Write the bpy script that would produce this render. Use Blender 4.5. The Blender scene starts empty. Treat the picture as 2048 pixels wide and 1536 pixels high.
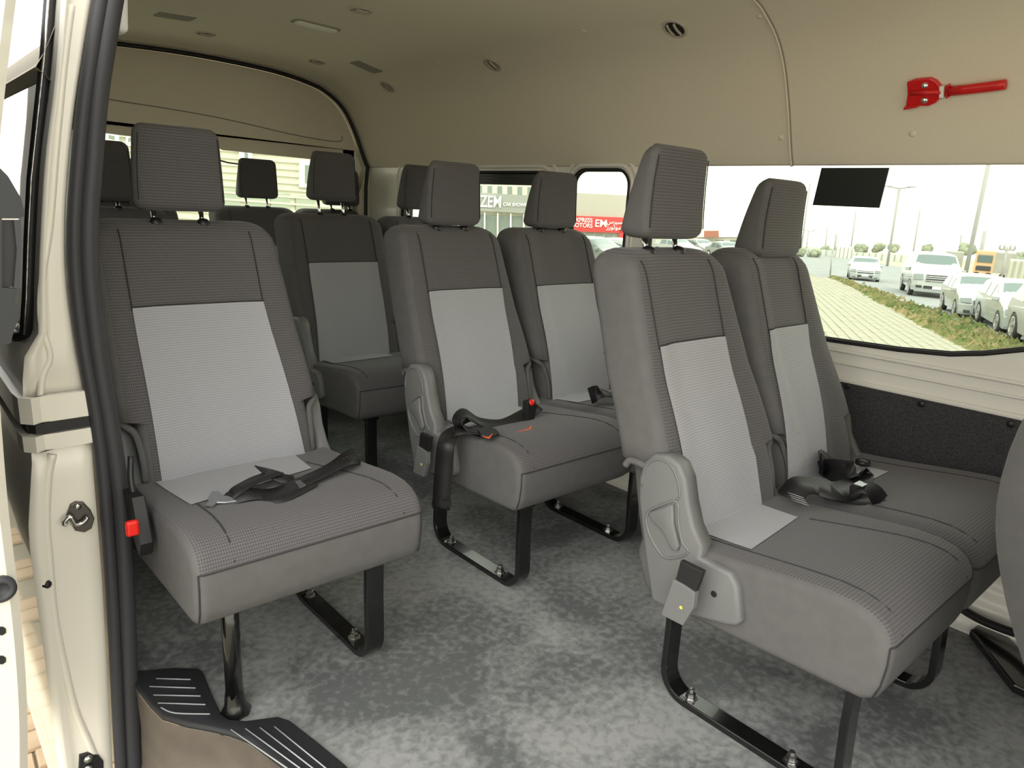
import bpy, bmesh, math, random
from mathutils import Matrix, Vector
from mathutils.geometry import tessellate_polygon
random.seed(7)
S = bpy.context.scene
PI = math.pi

# ------------------------------------------------------------------ camera
FPX = 1423.77
CX, CY = 1024.0, 768.0
CR = Vector((0.75009, -0.65940, 0.05054))      # camera right
CD = Vector((-0.12502, -0.21643, -0.96826))    # camera down
CF = Vector((0.64941, 0.71996, -0.24478))      # camera forward
CAM = Vector((0, 0, 1.0))
cam_data = bpy.data.cameras.new('camera')
cam = bpy.data.objects.new('camera', cam_data)
S.collection.objects.link(cam)
cam_data.sensor_width = 36.0
cam_data.lens = FPX / 2048 * 36.0
cam_data.clip_start = 0.02
cam_data.clip_end = 3000
m = Matrix.Identity(4)
for i in range(3):
    m[i][0] = CR[i]; m[i][1] = -CD[i]; m[i][2] = -CF[i]; m[i][3] = CAM[i]
cam.matrix_world = m
S.camera = cam

# ------------------------------------------------------------------ world, sun, exposure
S.view_settings.view_transform = 'Standard'
S.view_settings.look = 'None'
S.view_settings.exposure = -0.15
S.view_settings.gamma = 1.0
S.view_settings.use_curve_mapping = False
W = bpy.data.worlds.new('hazy_sky'); S.world = W; W.use_nodes = True
wn = W.node_tree; wn.nodes.clear()
wo = wn.nodes.new('ShaderNodeOutputWorld'); wb = wn.nodes.new('ShaderNodeBackground')
wt = wn.nodes.new('ShaderNodeTexCoord'); ws = wn.nodes.new('ShaderNodeSeparateXYZ'); wr = wn.nodes.new('ShaderNodeValToRGB')
wn.links.new(wt.outputs['Generated'], ws.inputs[0]); wn.links.new(ws.outputs['Z'], wr.inputs[0])
wn.links.new(wr.outputs[0], wb.inputs[0]); wn.links.new(wb.outputs[0], wo.inputs[0])
wr.color_ramp.elements[0].position = 0.0; wr.color_ramp.elements[0].color = (1.0, 0.93, 0.78, 1)
wr.color_ramp.elements[1].position = 0.35; wr.color_ramp.elements[1].color = (1.0, 1.0, 0.97, 1)
SKY = 3.3
wb.inputs[1].default_value = SKY
sd = bpy.data.lights.new('hazy_sun', 'SUN'); sun = bpy.data.objects.new('hazy_sun', sd); S.collection.objects.link(sun)
sd.energy = 1.3; sd.angle = math.radians(40); sd.color = (1.0, 0.95, 0.88)
sun.rotation_euler = Vector((0.80, 0.50, -0.62)).to_track_quat('-Z', 'Y').to_euler()

# ------------------------------------------------------------------ helpers
def ray(u, v): return (CR * (u - CX) + CD * (v - CY) + CF * FPX)
def at(u, v, x=None, y=None, z=None):
    d = ray(u, v)
    if x is not None: t = x / d.x
    elif y is not None: t = y / d.y
    else: t = (z - 1.0) / d.z
    return CAM + d * t
GA, GB = -0.95, -0.03
def gz(x): return GA + GB * x
def gp(u, v):
    d = ray(u, v); t = (GA - 1.0) / (d.z - GB * d.x); return CAM + d * t
def far(u, v, dist):
    d = ray(u, v); return CAM + d * (dist / math.hypot(d.x, d.y))

ORG = [Vector((0, 0, 0))]
def mesh_obj(name, verts, faces, mats, parent=None, midx=None, smooth=False, uvs=None):
    me = bpy.data.meshes.new(name)
    o3 = ORG[0]
    me.from_pydata([(v[0]-o3[0], v[1]-o3[1], v[2]-o3[2]) for v in verts], [], faces)
    if not isinstance(mats, (list, tuple)): mats = [mats]
    for mm in mats: me.materials.append(mm)
    if midx: me.polygons.foreach_set('material_index', midx)
    if smooth: me.polygons.foreach_set('use_smooth', [True]*len(me.polygons))
    if uvs:
        l = me.uv_layers.new(name='UVMap')
        flat = []
        for lp in me.loops: flat += list(uvs[lp.vertex_index])
        l.data.foreach_set('uv', flat)
    me.update()
    o = bpy.data.objects.new(name, me); S.collection.objects.link(o)
    if parent: o.parent = parent
    elif o3.length > 0: o.location = o3
    return o
def bm_obj(name, bm, mats, parent=None, smooth=False):
    me = bpy.data.meshes.new(name)
    bmesh.ops.recalc_face_normals(bm, faces=bm.faces)
    bmesh.ops.translate(bm, vec=-ORG[0], verts=bm.verts)
    bm.to_mesh(me); bm.free()
    if not isinstance(mats, (list, tuple)): mats = [mats]
    for mm in mats: me.materials.append(mm)
    if smooth: me.polygons.foreach_set('use_smooth', [True]*len(me.polygons))
    o = bpy.data.objects.new(name, me); S.collection.objects.link(o)
    if parent: o.parent = parent
    elif ORG[0].length > 0: o.location = ORG[0]
    return o
def tag(o, label=None, cat=None, group=None, kind=None):
    if label: o['label'] = label
    if cat: o['category'] = cat
    if group: o['group'] = group
    if kind: o['kind'] = kind
    return o
def struct(o): o['kind'] = 'structure'; return o
def root(name, loc, label, cat, group=None):
    o = bpy.data.objects.new(name, None); S.collection.objects.link(o)
    o.location = loc; o.empty_display_size = .1
    ORG[0] = Vector(loc)
    return tag(o, label, cat, group)
def done(): ORG[0] = Vector((0, 0, 0))
def box(name, a, b, mat, parent=None, bev=0.0, seg=2, M=None, smooth=False):
    bm = bmesh.new(); bmesh.ops.create_cube(bm, size=1)
    c = [(a[i]+b[i])/2 for i in range(3)]; s = [abs(b[i]-a[i]) for i in range(3)]
    for v in bm.verts: v.co = Vector((v.co.x*s[0], v.co.y*s[1], v.co.z*s[2]))
    if bev: bmesh.ops.bevel(bm, geom=bm.edges[:], offset=min(bev, min(s)*.49), segments=seg, profile=.5, affect='EDGES')
    T = Matrix.Translation(c)
    if M is not None: T = T @ M
    bmesh.ops.transform(bm, matrix=T, verts=bm.verts)
    return bm_obj(name, bm, mat, parent, smooth)
def prism(name, pts, off, mat, parent=None, bev=0.0, seg=2, smooth=False):
    """pts: 3D planar outline; off: extrusion vector"""
    bm = bmesh.new()
    vs = [bm.verts.new(p) for p in pts]
    f = bm.faces.new(vs)
    r = bmesh.ops.extrude_face_region(bm, geom=[f])
    nv = [e for e in r['geom'] if isinstance(e, bmesh.types.BMVert)]
    bmesh.ops.translate(bm, vec=off, verts=nv)
    if bev:
        vset = set(nv)
        ed = [e for e in bm.edges if (e.verts[0] in vset) and (e.verts[1] in vset)]
        bmesh.ops.bevel(bm, geom=ed, offset=bev, segments=seg, profile=.5, affect='EDGES')
    o = bm_obj(name, bm, mat, parent, smooth)
    return o
def frame(t, hint=Vector((0, 0, 1))):
    t = t.normalized(); a = t.cross(hint)
    if a.length < 1e-4: a = t.cross(Vector((1, 0, 0)))
    a.normalize(); return a, a.cross(t).normalized()
def sweep(name, path, prof, mat, parent=None, hint=Vector((0, 0, 1)), cyclic=False, cap=True, smooth=True, hints=None, uv=False):
    """prof: list of (a,b) 2D in frame"""
    P = [Vector(p) for p in path]; n = len(P); k = len(prof); V = []; F = []; UV = []
    L = 0; pa = None
    for i, p in enumerate(P):
        if cyclic: t = P[(i+1) % n]-P[i-1]
        else: t = P[min(i+1, n-1)]-P[max(i-1, 0)]
        if pa is None or hints: a, b = frame(t, hints[i] if hints else hint)
        else:
            t = t.normalized(); a = pa-t*pa.dot(t)
            if a.length < 1e-5: a, b = frame(t, hint)
            a.normalize(); b = a.cross(t).normalized()
        pa = a
        if i: L += (P[i]-P[i-1]).length
        for q in prof:
            V.append(p+a*q[0]+b*q[1]); UV.append((q[0], L))
    m_ = n if cyclic else n-1
    for i in range(m_):
        for j in range(k):
            i2 = (i+1) % n; j2 = (j+1) % k
            F.append((i*k+j, i*k+j2, i2*k+j2, i2*k+j))
    if cap and not cyclic:
        F.append(tuple(range(k))[::-1]); F.append(tuple((n-1)*k+j for j in range(k)))
    return mesh_obj(name, V, F, mat, parent, smooth=smooth, uvs=UV if uv else None)
def circ(r, n=10, sy=1.0): return [(r*math.cos(2*PI*i/n), r*sy*math.sin(2*PI*i/n)) for i in range(n)]
def tube(name, path, r, mat, parent=None, n=8, cyclic=False): return sweep(name, path, circ(r, n), mat, parent, cyclic=cyclic)
def smooth_path(pts, n=6, cyclic=False):
    P = [Vector(p) for p in pts]; out = []; N = len(P)
    rng = range(N) if cyclic else range(N-1)
    for i in rng:
        if cyclic: p0, p1, p2, p3 = P[i-1], P[i], P[(i+1) % N], P[(i+2) % N]
        else: p0 = P[max(i-1, 0)]; p1 = P[i]; p2 = P[i+1]; p3 = P[min(i+2, N-1)]
        for k in range(n):
            t = k/n
            out.append(.5*((2*p1)+(p2-p0)*t+(2*p0-5*p1+4*p2-p3)*t*t+(-p0+3*p1-3*p2+p3)*t**3))
    if not cyclic: out.append(P[-1])
    return out
def lathe(name, c, ax, prof, mat, parent=None, n=20, smooth=True):
    """prof: (r, h) along axis ax"""
    ax = Vector(ax).normalized(); a, b = frame(ax, Vector((.3, .2, 1))); V = []; F = []
    c = Vector(c)
    for r, h in prof:
        for i in range(n):
            th = 2*PI*i/n; V.append(c+ax*h+a*(r*math.cos(th))+b*(r*math.sin(th)))
    for i in range(len(prof)-1):
        for j in range(n):
            j2 = (j+1) % n; F.append((i*n+j, i*n+j2, (i+1)*n+j2, (i+1)*n+j))
    F.append(tuple(range(n))[::-1]); F.append(tuple((len(prof)-1)*n+j for j in range(n)))
    return mesh_obj(name, V, F, mat, parent, smooth=smooth)
def plate(name, outer, holes, x0, x1, mat, parent=None, axis='x'):
    """plate with holes; outer/holes in (y,z) [axis x] or (x,z) [axis y]; x0,x1 the two faces"""
    def P(q, h): return (h, q[0], q[1]) if axis == 'x' else (q[0], h, q[1])
    loops = [outer]+holes
    tri = tessellate_polygon([[Vector((p[0], p[1], 0)) for p in l] for l in loops])
    flat = [p for l in loops for p in l]; n = len(flat)
    V = [P(p, x0) for p in flat]+[P(p, x1) for p in flat]
    F = [tuple(t) for t in tri]+[tuple(i+n for i in t[::-1]) for t in tri]
    k = 0
    for l in loops:
        for i in range(len(l)):
            a = k+i; b = k+(i+1) % len(l); F.append((a, b, b+n, a+n))
        k += len(l)
    o = mesh_obj(name, V, F, mat, parent)
    bm = bmesh.new(); bm.from_mesh(o.data); bmesh.ops.recalc_face_normals(bm, faces=bm.faces); bm.to_mesh(o.data); bm.free()
    return o
def rrect(a0, b0, a1, b1, r, n=6, rs=None):
    out = []
    rs = rs or (r, r, r, r)
    for (cx, cy, s, rr) in ((a1, b1, 0, rs[0]), (a0, b1, 1, rs[1]), (a0, b0, 2, rs[2]), (a1, b0, 3, rs[3])):
        ox = cx-rr if cx == a1 else cx+rr; oy = cy-rr if cy == b1 else cy+rr
        for k in range(n+1):
            th = (s+k/n)*PI/2; out.append((ox+rr*math.cos(th), oy+rr*math.sin(th)))
    return out

# ------------------------------------------------------------------ materials
def newmat(name):
    mt = bpy.data.materials.new(name); mt.use_nodes = True
    nt = mt.node_tree; b = nt.nodes['Principled BSDF']; return mt, nt, b
def mat(name, col, rough=.6, metal=0, noise=0, nscale=30, bump=0, bscale=200, col2=None, spec=.5, coat=0):
    mt, nt, b = newmat(name)
    b.inputs['Base Color'].default_value = (*col, 1); b.inputs['Roughness'].default_value = rough
    b.inputs['Metallic'].default_value = metal; b.inputs['Specular IOR Level'].default_value = spec
    b.inputs['Coat Weight'].default_value = coat
    if noise or bump:
        tc = nt.nodes.new('ShaderNodeTexCoord')
    if noise:
        nz = nt.nodes.new('ShaderNodeTexNoise'); nz.inputs['Scale'].default_value = nscale; nz.inputs['Detail'].default_value = 5
        nt.links.new(tc.outputs['Object'], nz.inputs['Vector'])
        mx = nt.nodes.new('ShaderNodeMix'); mx.data_type = 'RGBA'
        c2 = col2 or tuple(c*(1-noise) for c in col)
        mx.inputs[6].default_value = (*col, 1); mx.inputs[7].default_value = (*c2, 1)
        rp = nt.nodes.new('ShaderNodeMapRange'); rp.inputs[1].default_value = .35; rp.inputs[2].default_value = .65
        nt.links.new(nz.outputs[0], rp.inputs[0]); nt.links.new(rp.outputs[0], mx.inputs[0]); nt.links.new(mx.outputs[2], b.inputs['Base Color'])
    if bump:
        n2 = nt.nodes.new('ShaderNodeTexNoise'); n2.inputs['Scale'].default_value = bscale; n2.inputs['Detail'].default_value = 3
        nt.links.new(tc.outputs['Object'], n2.inputs['Vector'])
        bp = nt.nodes.new('ShaderNodeBump'); bp.inputs['Strength'].default_value = bump; bp.inputs['Distance'].default_value = .002
        nt.links.new(n2.outputs[0], bp.inputs['Height']); nt.links.new(bp.outputs[0], b.inputs['Normal'])
    return mt
def weave(name, col, dark, px=.0085, pz=.0062, strength=.5):
    """staggered honeycomb knit on metric UVs"""
    mt, nt, b = newmat(name); N = nt.nodes; L = nt.links
    uv = N.new('ShaderNodeUVMap'); sp = N.new('ShaderNodeSeparateXYZ'); L.new(uv.outputs[0], sp.inputs[0])
    def mth(op, a, bb=None):
        n = N.new('ShaderNodeMath'); n.operation = op
        for i, q in enumerate((a, bb)):
            if q is None: continue
            if isinstance(q, (int, float)): n.inputs[i].default_value = q
            else: L.new(q, n.inputs[i])
        return n.outputs[0]
    u = mth('MULTIPLY', sp.outputs[0], 2*PI/px); v = mth('MULTIPLY', sp.outputs[1], 2*PI/pz)
    a = mth('ADD', u, mth('MULTIPLY', v, .5)); c = mth('SUBTRACT', u, mth('MULTIPLY', v, .5))
    h = mth('MULTIPLY', mth('SINE', a), mth('SINE', c))
    h = mth('ADD', mth('MULTIPLY', h, .5), .5)
    mx = N.new('ShaderNodeMix'); mx.data_type = 'RGBA'; mx.inputs[6].default_value = (*dark, 1); mx.inputs[7].default_value = (*col, 1)
    L.new(h, mx.inputs[0]); L.new(mx.outputs[2], b.inputs['Base Color'])
    bp = N.new('ShaderNodeBump'); bp.inputs['Strength'].default_value = strength; bp.inputs['Distance'].default_value = .0012
    L.new(h, bp.inputs['Height']); L.new(bp.outputs[0], b.inputs['Normal'])
    b.inputs['Roughness'].default_value = .95; b.inputs['Specular IOR Level'].default_value = .15
    b.inputs['Sheen Weight'].default_value = .15
    return mt
M_weave = weave('dark_woven_fabric', (.142, .135, .137), (.063, .060, .063))
M_light = weave('light_grey_woven_fabric', (.42, .425, .445), (.275, .278, .298), .0075, .0055, .35)
M_plain = mat('plain_grey_fabric', (.122, .119, .118), .95, noise=.08, nscale=40, bump=.25, bscale=900, spec=.15)
M_seam = mat('seam_thread', (.03, .03, .03), .9)
M_plas = mat('grey_plastic', (.155, .158, .155), .5, bump=.12, bscale=1200)
M_blackp = mat('black_plastic', (.012, .012, .013), .4)
M_frame = mat('black_gloss_paint', (.008, .008, .008), .18, noise=.3, nscale=40, coat=.3)
M_chrome = mat('chrome', (.8, .8, .8), .12, 1)
M_zinc = mat('zinc_bolt', (.6, .6, .58), .3, 1, noise=.4, nscale=120)
M_belt = mat('black_webbing', (.012, .011, .012), .5, bump=.3, bscale=600)
M_red = mat('red_plastic', (.75, .015, .01), .35)
M_redh = mat('red_hammer_plastic', (.62, .012, .012), .22)
M_head = mat('beige_headliner', (.76, .70, .57), .9, noise=.06, nscale=400, bump=.15, bscale=500, spec=.2)
M_paint = mat('cream_white_paint', (.80, .77, .67), .28, coat=.4)
M_paintw = mat('white_painted_sheet', (.82, .80, .74), .35, coat=.2)
M_rub = mat('rubber_seal', (.042, .042, .047), .5, spec=.4)
M_black = mat('black_rubber_and_slot_shade', (.01, .01, .011), .5)  # rubber parts, and the painted shade of the rail and door-edge slots
M_gap = mat('recess_shade', (.01, .01, .01), .9)  # near-black that stands for the shade inside openings
M_step = mat('black_step_plastic', (.022, .023, .026), .55, bump=.3, bscale=800)
M_rib = mat('light_rib', (.38, .39, .40), .5)
M_vent = mat('vent_plastic', (.50, .45, .37), .5)
M_grille = mat('grille_grey', (.33, .31, .27), .8, noise=.3, nscale=700)
M_riser = mat('step_well_plastic', (.16, .135, .11), .55, noise=.4, nscale=6, bump=.2, bscale=400)
M_yel = mat('yellow_mark', (.8, .7, .1), .6)
M_orange = mat('orange_thread', (.8, .12, .02), .7)
M_wire = mat('brown_wire', (.08, .04, .03), .6)
M_white = mat('white_plastic', (.8, .8, .78), .5)

def carpet_mat():
    mt, nt, b = newmat('dark_felt_panel'); N = nt.nodes; L = nt.links
    tc = N.new('ShaderNodeTexCoord'); nz = N.new('ShaderNodeTexNoise'); nz.inputs['Scale'].default_value = 420; nz.inputs['Detail'].default_value = 4
    L.new(tc.outputs['Object'], nz.inputs['Vector'])
    r = N.new('ShaderNodeValToRGB'); r.color_ramp.elements[0].position = .38; r.color_ramp.elements[0].color = (.026, .026, .028, 1)
    r.color_ramp.elements[1].position = .68; r.color_ramp.elements[1].color = (.075, .075, .076, 1)
    L.new(nz.outputs[0], r.inputs[0]); L.new(r.outputs[0], b.inputs['Base Color']); b.inputs['Roughness'].default_value = .95
    return mt
M_felt = carpet_mat()
def floor_mat():
    mt, nt, b = newmat('dusty_grey_vinyl'); N = nt.nodes; L = nt.links
    tc = N.new('ShaderNodeTexCoord')
    def noise(sc, det, dist=0):
        n = N.new('ShaderNodeTexNoise'); n.inputs['Scale'].default_value = sc; n.inputs['Detail'].default_value = det; n.inputs['Distortion'].default_value = dist
        L.new(tc.outputs['Object'], n.inputs['Vector']); return n
    n1 = noise(3.2, 8, .6); n2 = noise(55, 6, .3); n3 = noise(420, 2)
    r1 = N.new('ShaderNodeMapRange'); r1.inputs[1].default_value = .36; r1.inputs[2].default_value = .64; L.new(n1.outputs[0], r1.inputs[0])
    r2 = N.new('ShaderNodeMapRange'); r2.inputs[1].default_value = .35; r2.inputs[2].default_value = .7; r2.inputs[3].default_value = -.35; r2.inputs[4].default_value = .4; L.new(n2.outputs[0], r2.inputs[0])
    ad = N.new('ShaderNodeMath'); ad.operation = 'ADD'; ad.use_clamp = True; L.new(r1.outputs[0], ad.inputs[0]); L.new(r2.outputs[0], ad.inputs[1])
    mx = N.new('ShaderNodeMix'); mx.data_type = 'RGBA'; mx.inputs[6].default_value = (.115, .122, .122, 1); mx.inputs[7].default_value = (.31, .315, .31, 1)
    L.new(ad.outputs[0], mx.inputs[0])
    # bright specks of grit
    r3 = N.new('ShaderNodeMapRange'); r3.inputs[1].default_value = .66; r3.inputs[2].default_value = .74; L.new(n3.outputs[0], r3.inputs[0])
    mk = N.new('ShaderNodeMath'); mk.operation = 'MULTIPLY'; L.new(r3.outputs[0], mk.inputs[0]); L.new(r1.outputs[0], mk.inputs[1])
    mx2 = N.new('ShaderNodeMix'); mx2.data_type = 'RGBA'; mx2.inputs[7].default_value = (.5, .5, .48, 1)
    L.new(mk.outputs[0], mx2.inputs[0]); L.new(mx.outputs[2], mx2.inputs[6])
    # scratches: stretched noise
    mp = N.new('ShaderNodeMapping'); mp.inputs['Rotation'].default_value = (0, 0, .9); mp.inputs['Scale'].default_value = (3, 90, 1)
    L.new(tc.outputs['Object'], mp.inputs[0])
    n4 = N.new('ShaderNodeTexNoise'); n4.inputs['Scale'].default_value = 1.6; n4.inputs['Detail'].default_value = 2; L.new(mp.outputs[0], n4.inputs['Vector'])
    r4 = N.new('ShaderNodeMapRange'); r4.inputs[1].default_value = .70; r4.inputs[2].default_value = .76; r4.inputs[4].default_value = .25; L.new(n4.outputs[0], r4.inputs[0])
    mx3 = N.new('ShaderNodeMix'); mx3.data_type = 'RGBA'; mx3.inputs[7].default_value = (.42, .42, .41, 1)
    L.new(r4.outputs[0], mx3.inputs[0]); L.new(mx2.outputs[2], mx3.inputs[6])
    L.new(mx3.outputs[2], b.inputs['Base Color'])
    b.inputs['Roughness'].default_value = .62
    bp = N.new('ShaderNodeBump'); bp.inputs['Strength'].default_value = .25; bp.inputs['Distance'].default_value = .004
    L.new(n1.outputs[0], bp.inputs['Height']); L.new(bp.outputs[0], b.inputs['Normal'])
    return mt
M_floor = floor_mat()
def glass_mat(name, tint, gl=.12, rough=.02):
    mt = bpy.data.materials.new(name); mt.use_nodes = True; nt = mt.node_tree; nt.nodes.clear(); N = nt.nodes; L = nt.links
    o = N.new('ShaderNodeOutputMaterial'); t = N.new('ShaderNodeBsdfTransparent'); g = N.new('ShaderNodeBsdfGlossy'); mx = N.new('ShaderNodeMixShader')
    fr = N.new('ShaderNodeLayerWeight'); fr.inputs[0].default_value = gl
    t.inputs[0].default_value = (*tint, 1); g.inputs['Roughness'].default_value = rough
    L.new(fr.outputs['Fresnel'], mx.inputs[0]); L.new(t.outputs[0], mx.inputs[1]); L.new(g.outputs[0], mx.inputs[2]); L.new(mx.outputs[0], o.inputs[0])
    return mt
M_glass = glass_mat('window_glass', (.93, .97, .90))
M_tint = mat('dark_tinted_glass', (.015, .017, .018), .03, spec=1.0, coat=1)

# ------------------------------------------------------------------ van shell
SEC_R = [(2.05, 1.150), (2.036, 1.175), (2.017, 1.219), (1.975, 1.321), (1.925, 1.412), (1.87, 1.47), (1.803, 1.510), (1.75, 1.53), (1.62, 1.556), (1.45, 1.572), (1.16, 1.580)]
SECT = SEC_R+[(2.32-x, z) for x, z in SEC_R[::-1][1:]]       # whole headliner cross-section
SECT = [(p.x, p.z) for p in smooth_path([(x, 0, z) for x, z in SECT], 3)]
def ceil_hit(u, v):
    d = ray(u, v); best = None
    for i in range(len(SECT)-1):
        (x0, z0), (x1, z1) = SECT[i], SECT[i+1]
        # CAM + t*d : (t dx, 1+t dz) on the segment
        det = d.x*(-(z1-z0))+d.z*(x1-x0)
        if abs(det) < 1e-9: continue
        rx, rz = x0, z0-1.0
        t = (rx*(-(z1-z0))+rz*(x1-x0))/det
        s = (d.x*rz-d.z*rx)/det
        if t > 0 and -1e-6 <= s <= 1+1e-6:
            n = Vector((z1-z0, 0, -(x1-x0)))
            n = -n if n.dot(Vector((1.16-x0, 0, .9-z0))) < 0 else n
            p = CAM+d*t
            if best is None or t > best[2]: best = (p, n.normalized(), t)
    return best[0], best[1]
Y_SEAM, Y_BACK, Y_FRONT = 1.10, 3.50, -1.5
def headliner():
    V = []; F = []; ys = [Y_FRONT]+[Y_FRONT+.2*i for i in range(1, 26)]
    ys = sorted([y for y in ys if y < Y_BACK and abs(y-1.5) > .06]+[1.475, Y_BACK])
    n = len(SECT)
    for y in ys:
        for x, z in SECT: V.append((x, y, z))
    for y in ys:
        for x, z in SECT:
            V.append((1.16+(x-1.16)*1.035, y, z+.03))
    cut = max(j for j in range(n) if SECT[j][0] > .43)
    o = len(ys)*n
    for i in range(len(ys)-1):
        je = n-1 if ys[i] > 1.46 else cut
        for j in range(je):
            F.append((i*n+j, i*n+j+1, (i+1)*n+j+1, (i+1)*n+j))
            F.append((o+i*n+j, o+(i+1)*n+j, o+(i+1)*n+j+1, o+i*n+j+1))
        for j in (0, je): F.append((i*n+j, (i+1)*n+j, o+(i+1)*n+j, o+i*n+j))
    return struct(mesh_obj('ceiling', V, F, M_head, smooth=True))
CEIL = headliner()
# the joint between the two headliner sheets: a raised lip and a dark line
lip = [(x-(x-1.16)*.001, Y_SEAM, z-.002) for x, z in SECT if x > .45]
tube('joint_lip', lip, .0035, M_head, CEIL, 6)
tube('joint_line', [(x, Y_SEAM-.005, z-.0005) for x, z in SECT if x > .45], .0022, M_grille, CEIL, 6)

def sec_scaled(s, dz=0): return [(1.16+(x-1.16)*s, z+dz) for x, z in SECT]
# back wall: outer frame, upper tailgate trim, glass below
YB = 3.56
poly = sec_scaled(1.035, .03)
poly = poly+[(.24, .0), (2.08, .0)]
hole = [(1.16+(x-1.16)*.985, 1.16+(z-1.16)*.97) for x, z in SECT]
hole = hole+[(.34, 1.0), (.34, .50), (1.98, .50), (1.98, 1.0)]
back = struct(plate('wall_back', poly, [hole], Y_BACK, YB+.02, M_head, axis='y'))
# pull the lower strip into painted sheet
gask = [(1.16+(x-1.16)*.984, Y_BACK-.004, 1.16+(z-1.16)*.968) for x, z in SECT]
gask = [(2.02, Y_BACK-.004, .5)]+[(2.022, Y_BACK-.004, .8), (2.025, Y_BACK-.004, 1.05)]+gask+[(.31, Y_BACK-.004, 1.0), (.31, Y_BACK-.004, .5)]
g = tube('trim_1', gask, .010, M_black, None, 8); struct(g)
pan = [(1.16+(x-1.16)*.955, 1.16+(z-1.16)*.94) for x, z in SECT]+[(.36, 1.255), (1.97, 1.225)][::1]
pan = [p for p in pan if p[1] > 1.20]+[(.36, 1.255)]
pp = [(1.16+(x-1.16)*.975, 1.16+(z-1.16)*.955) for x, z in SECT if z > 1.24]
pp = pp+[(pp[-1][0]-.0, 1.262), (pp[0][0], 1.232)]
tg = struct(plate('door_2', pp, [], YB-.03, YB, M_head, axis='y'))
tube('panel_crease', smooth_path([at(200, 196, y=YB-.031), at(420, 232, y=YB-.031), at(600, 272, y=YB-.031), at(676, 283, y=YB-.031), at(684, 272, y=YB-.031)], 5), .0025, M_grille, tg, 6)
# recessed window header and inner frame
hd = prism('window_header', [(x_, y_, z_) for x_, y_, z_ in [(.33, YB, 1.262), (1.99, YB, 1.236), (1.99, YB, 1.17), (1.93, YB, 1.168), (1.30, YB, 1.178), (1.27, YB, 1.190), (.95, YB, 1.20), (.33, YB, 1.222)]], Vector((0, .02, 0)), M_head, tg, .004)
lowp = prism('lower_panel', [(.33, YB, .0), (1.99, YB, .0), (1.99, YB, .70), (.33, YB, .70)], Vector((0, .02, 0)), M_paintw, tg)
for a_, b_ in ((1.925, 2.04), (.27, .37)): prism('side_frame', [(a_, YB, .5), (b_, YB, .5), (b_, YB, 1.24), (a_, YB, 1.24)], Vector((0, .03, 0)), M_paintw, tg, .006)
w = prism('window_5', [(.33, YB+.03, .70), (1.99, YB+.03, .70), (1.99, YB+.03, 1.20), (.33, YB+.03, 1.22)], Vector((0, .004, 0)), M_glass); struct(w)
tube('wire', smooth_path([at(430, 318, y=YB+.01), at(455, 325, y=YB+.01), at(482, 330, y=YB+.01), at(500, 345, y=YB+.01)], 6), .004, M_wire, tg, 6)

# right wall with three windows
W1 = [(1.60, 1.09), (1.585, 1.15), (1.56, 1.175), (.20, 1.175), (.16, 1.15), (.155, .92), (.20, .82), (.30, .762), (.439, .722), (.52, .697), (.594, .681), (.72, .670), (.907, .664), (1.2, .660), (1.53, .660), (1.58, .67), (1.60, .71)]
W2 = rrect(1.705, .66, 1.985, 1.140, .06)
W3 = rrect(2.11, .66, 3.18, 1.130, .07)
outer = [(-1.5, 0), (3.52, 0), (3.52, 1.215), (-1.5, 1.215)]
wr_ = struct(plate('wall_right', outer, [W1, W2, W3], 2.05, 2.072, M_paintw))
def winseal(i, loop, r=.009, x=2.045):
    o = tube('window_%d' % i, [(2.062, y, z) for y, z in loop], r, M_black, None, 6, cyclic=True); struct(o)
    V = [(2.066, y, z) for y, z in loop]+[(2.070, y, z) for y, z in loop]; n = len(loop)
    F = [tuple(range(n)), tuple(range(2*n-1, n-1, -1))]+[(i_, (i_+1) % n, n+(i_+1) % n, n+i_) for i_ in range(n)]
    mesh_obj('pane', V, F, M_glass, o)
    tube('inner_seal', [(2.05, y, z) for y, z in loop], .006, M_black, o, 6, cyclic=True)
    return o
def surround(loop, parent, g=.022):
    cy = sum(p[0] for p in loop)/len(loop); cz = sum(p[1] for p in loop)/len(loop)
    hy = max(abs(p[0]-cy) for p in loop); hz = max(abs(p[1]-cz) for p in loop)
    for k, r in ((g, .008), (g*2.1, .006)):
        tube('pressed_surround', [(2.049, cy+(y-cy)*(1+k/hy), min(cz+(z-cz)*(1+k/hz), 1.19)) for y, z in loop], r, M_paintw, parent, 8, True)
surround(rrect(1.705, .66, 1.985, 1.140, .06), wr_, .015); surround(rrect(2.11, .66, 3.18, 1.130, .07), wr_)
w1 = winseal(1, W1); w2 = winseal(2, W2); w3 = winseal(3, W3)
# sliding sash of the rear side window: dark header and frame
sash = plate('sash_frame', rrect(2.12, .67, 3.17, 1.122, .06), [rrect(2.20, .70, 2.60, 1.078, .02), rrect(2.66, .70, 3.10, 1.078, .02)], 2.052, 2.064, M_blackp, w3)
for k in range(3): box('sash_rail', (2.050, 2.15, 1.084+.013*k), (2.058, 3.14, 1.089+.013*k), M_rub, w3)
# white sheet metal trims: pressed creases under the glass, window surrounds and pillars
for i, (z, r) in enumerate(((.640, .005), (.605, .0035))):
    o = sweep('trim_%d' % (i+2), [(2.048, y, z+.00*y) for y in (-1.4, 0, 1.5, 3.45)], circ(r*1.6, 8, .7), M_paintw); struct(o)
o = box('trim_4', (2.035, -1.4, .553), (2.05, 3.48, .566), M_paintw, None, .004); struct(o)
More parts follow.
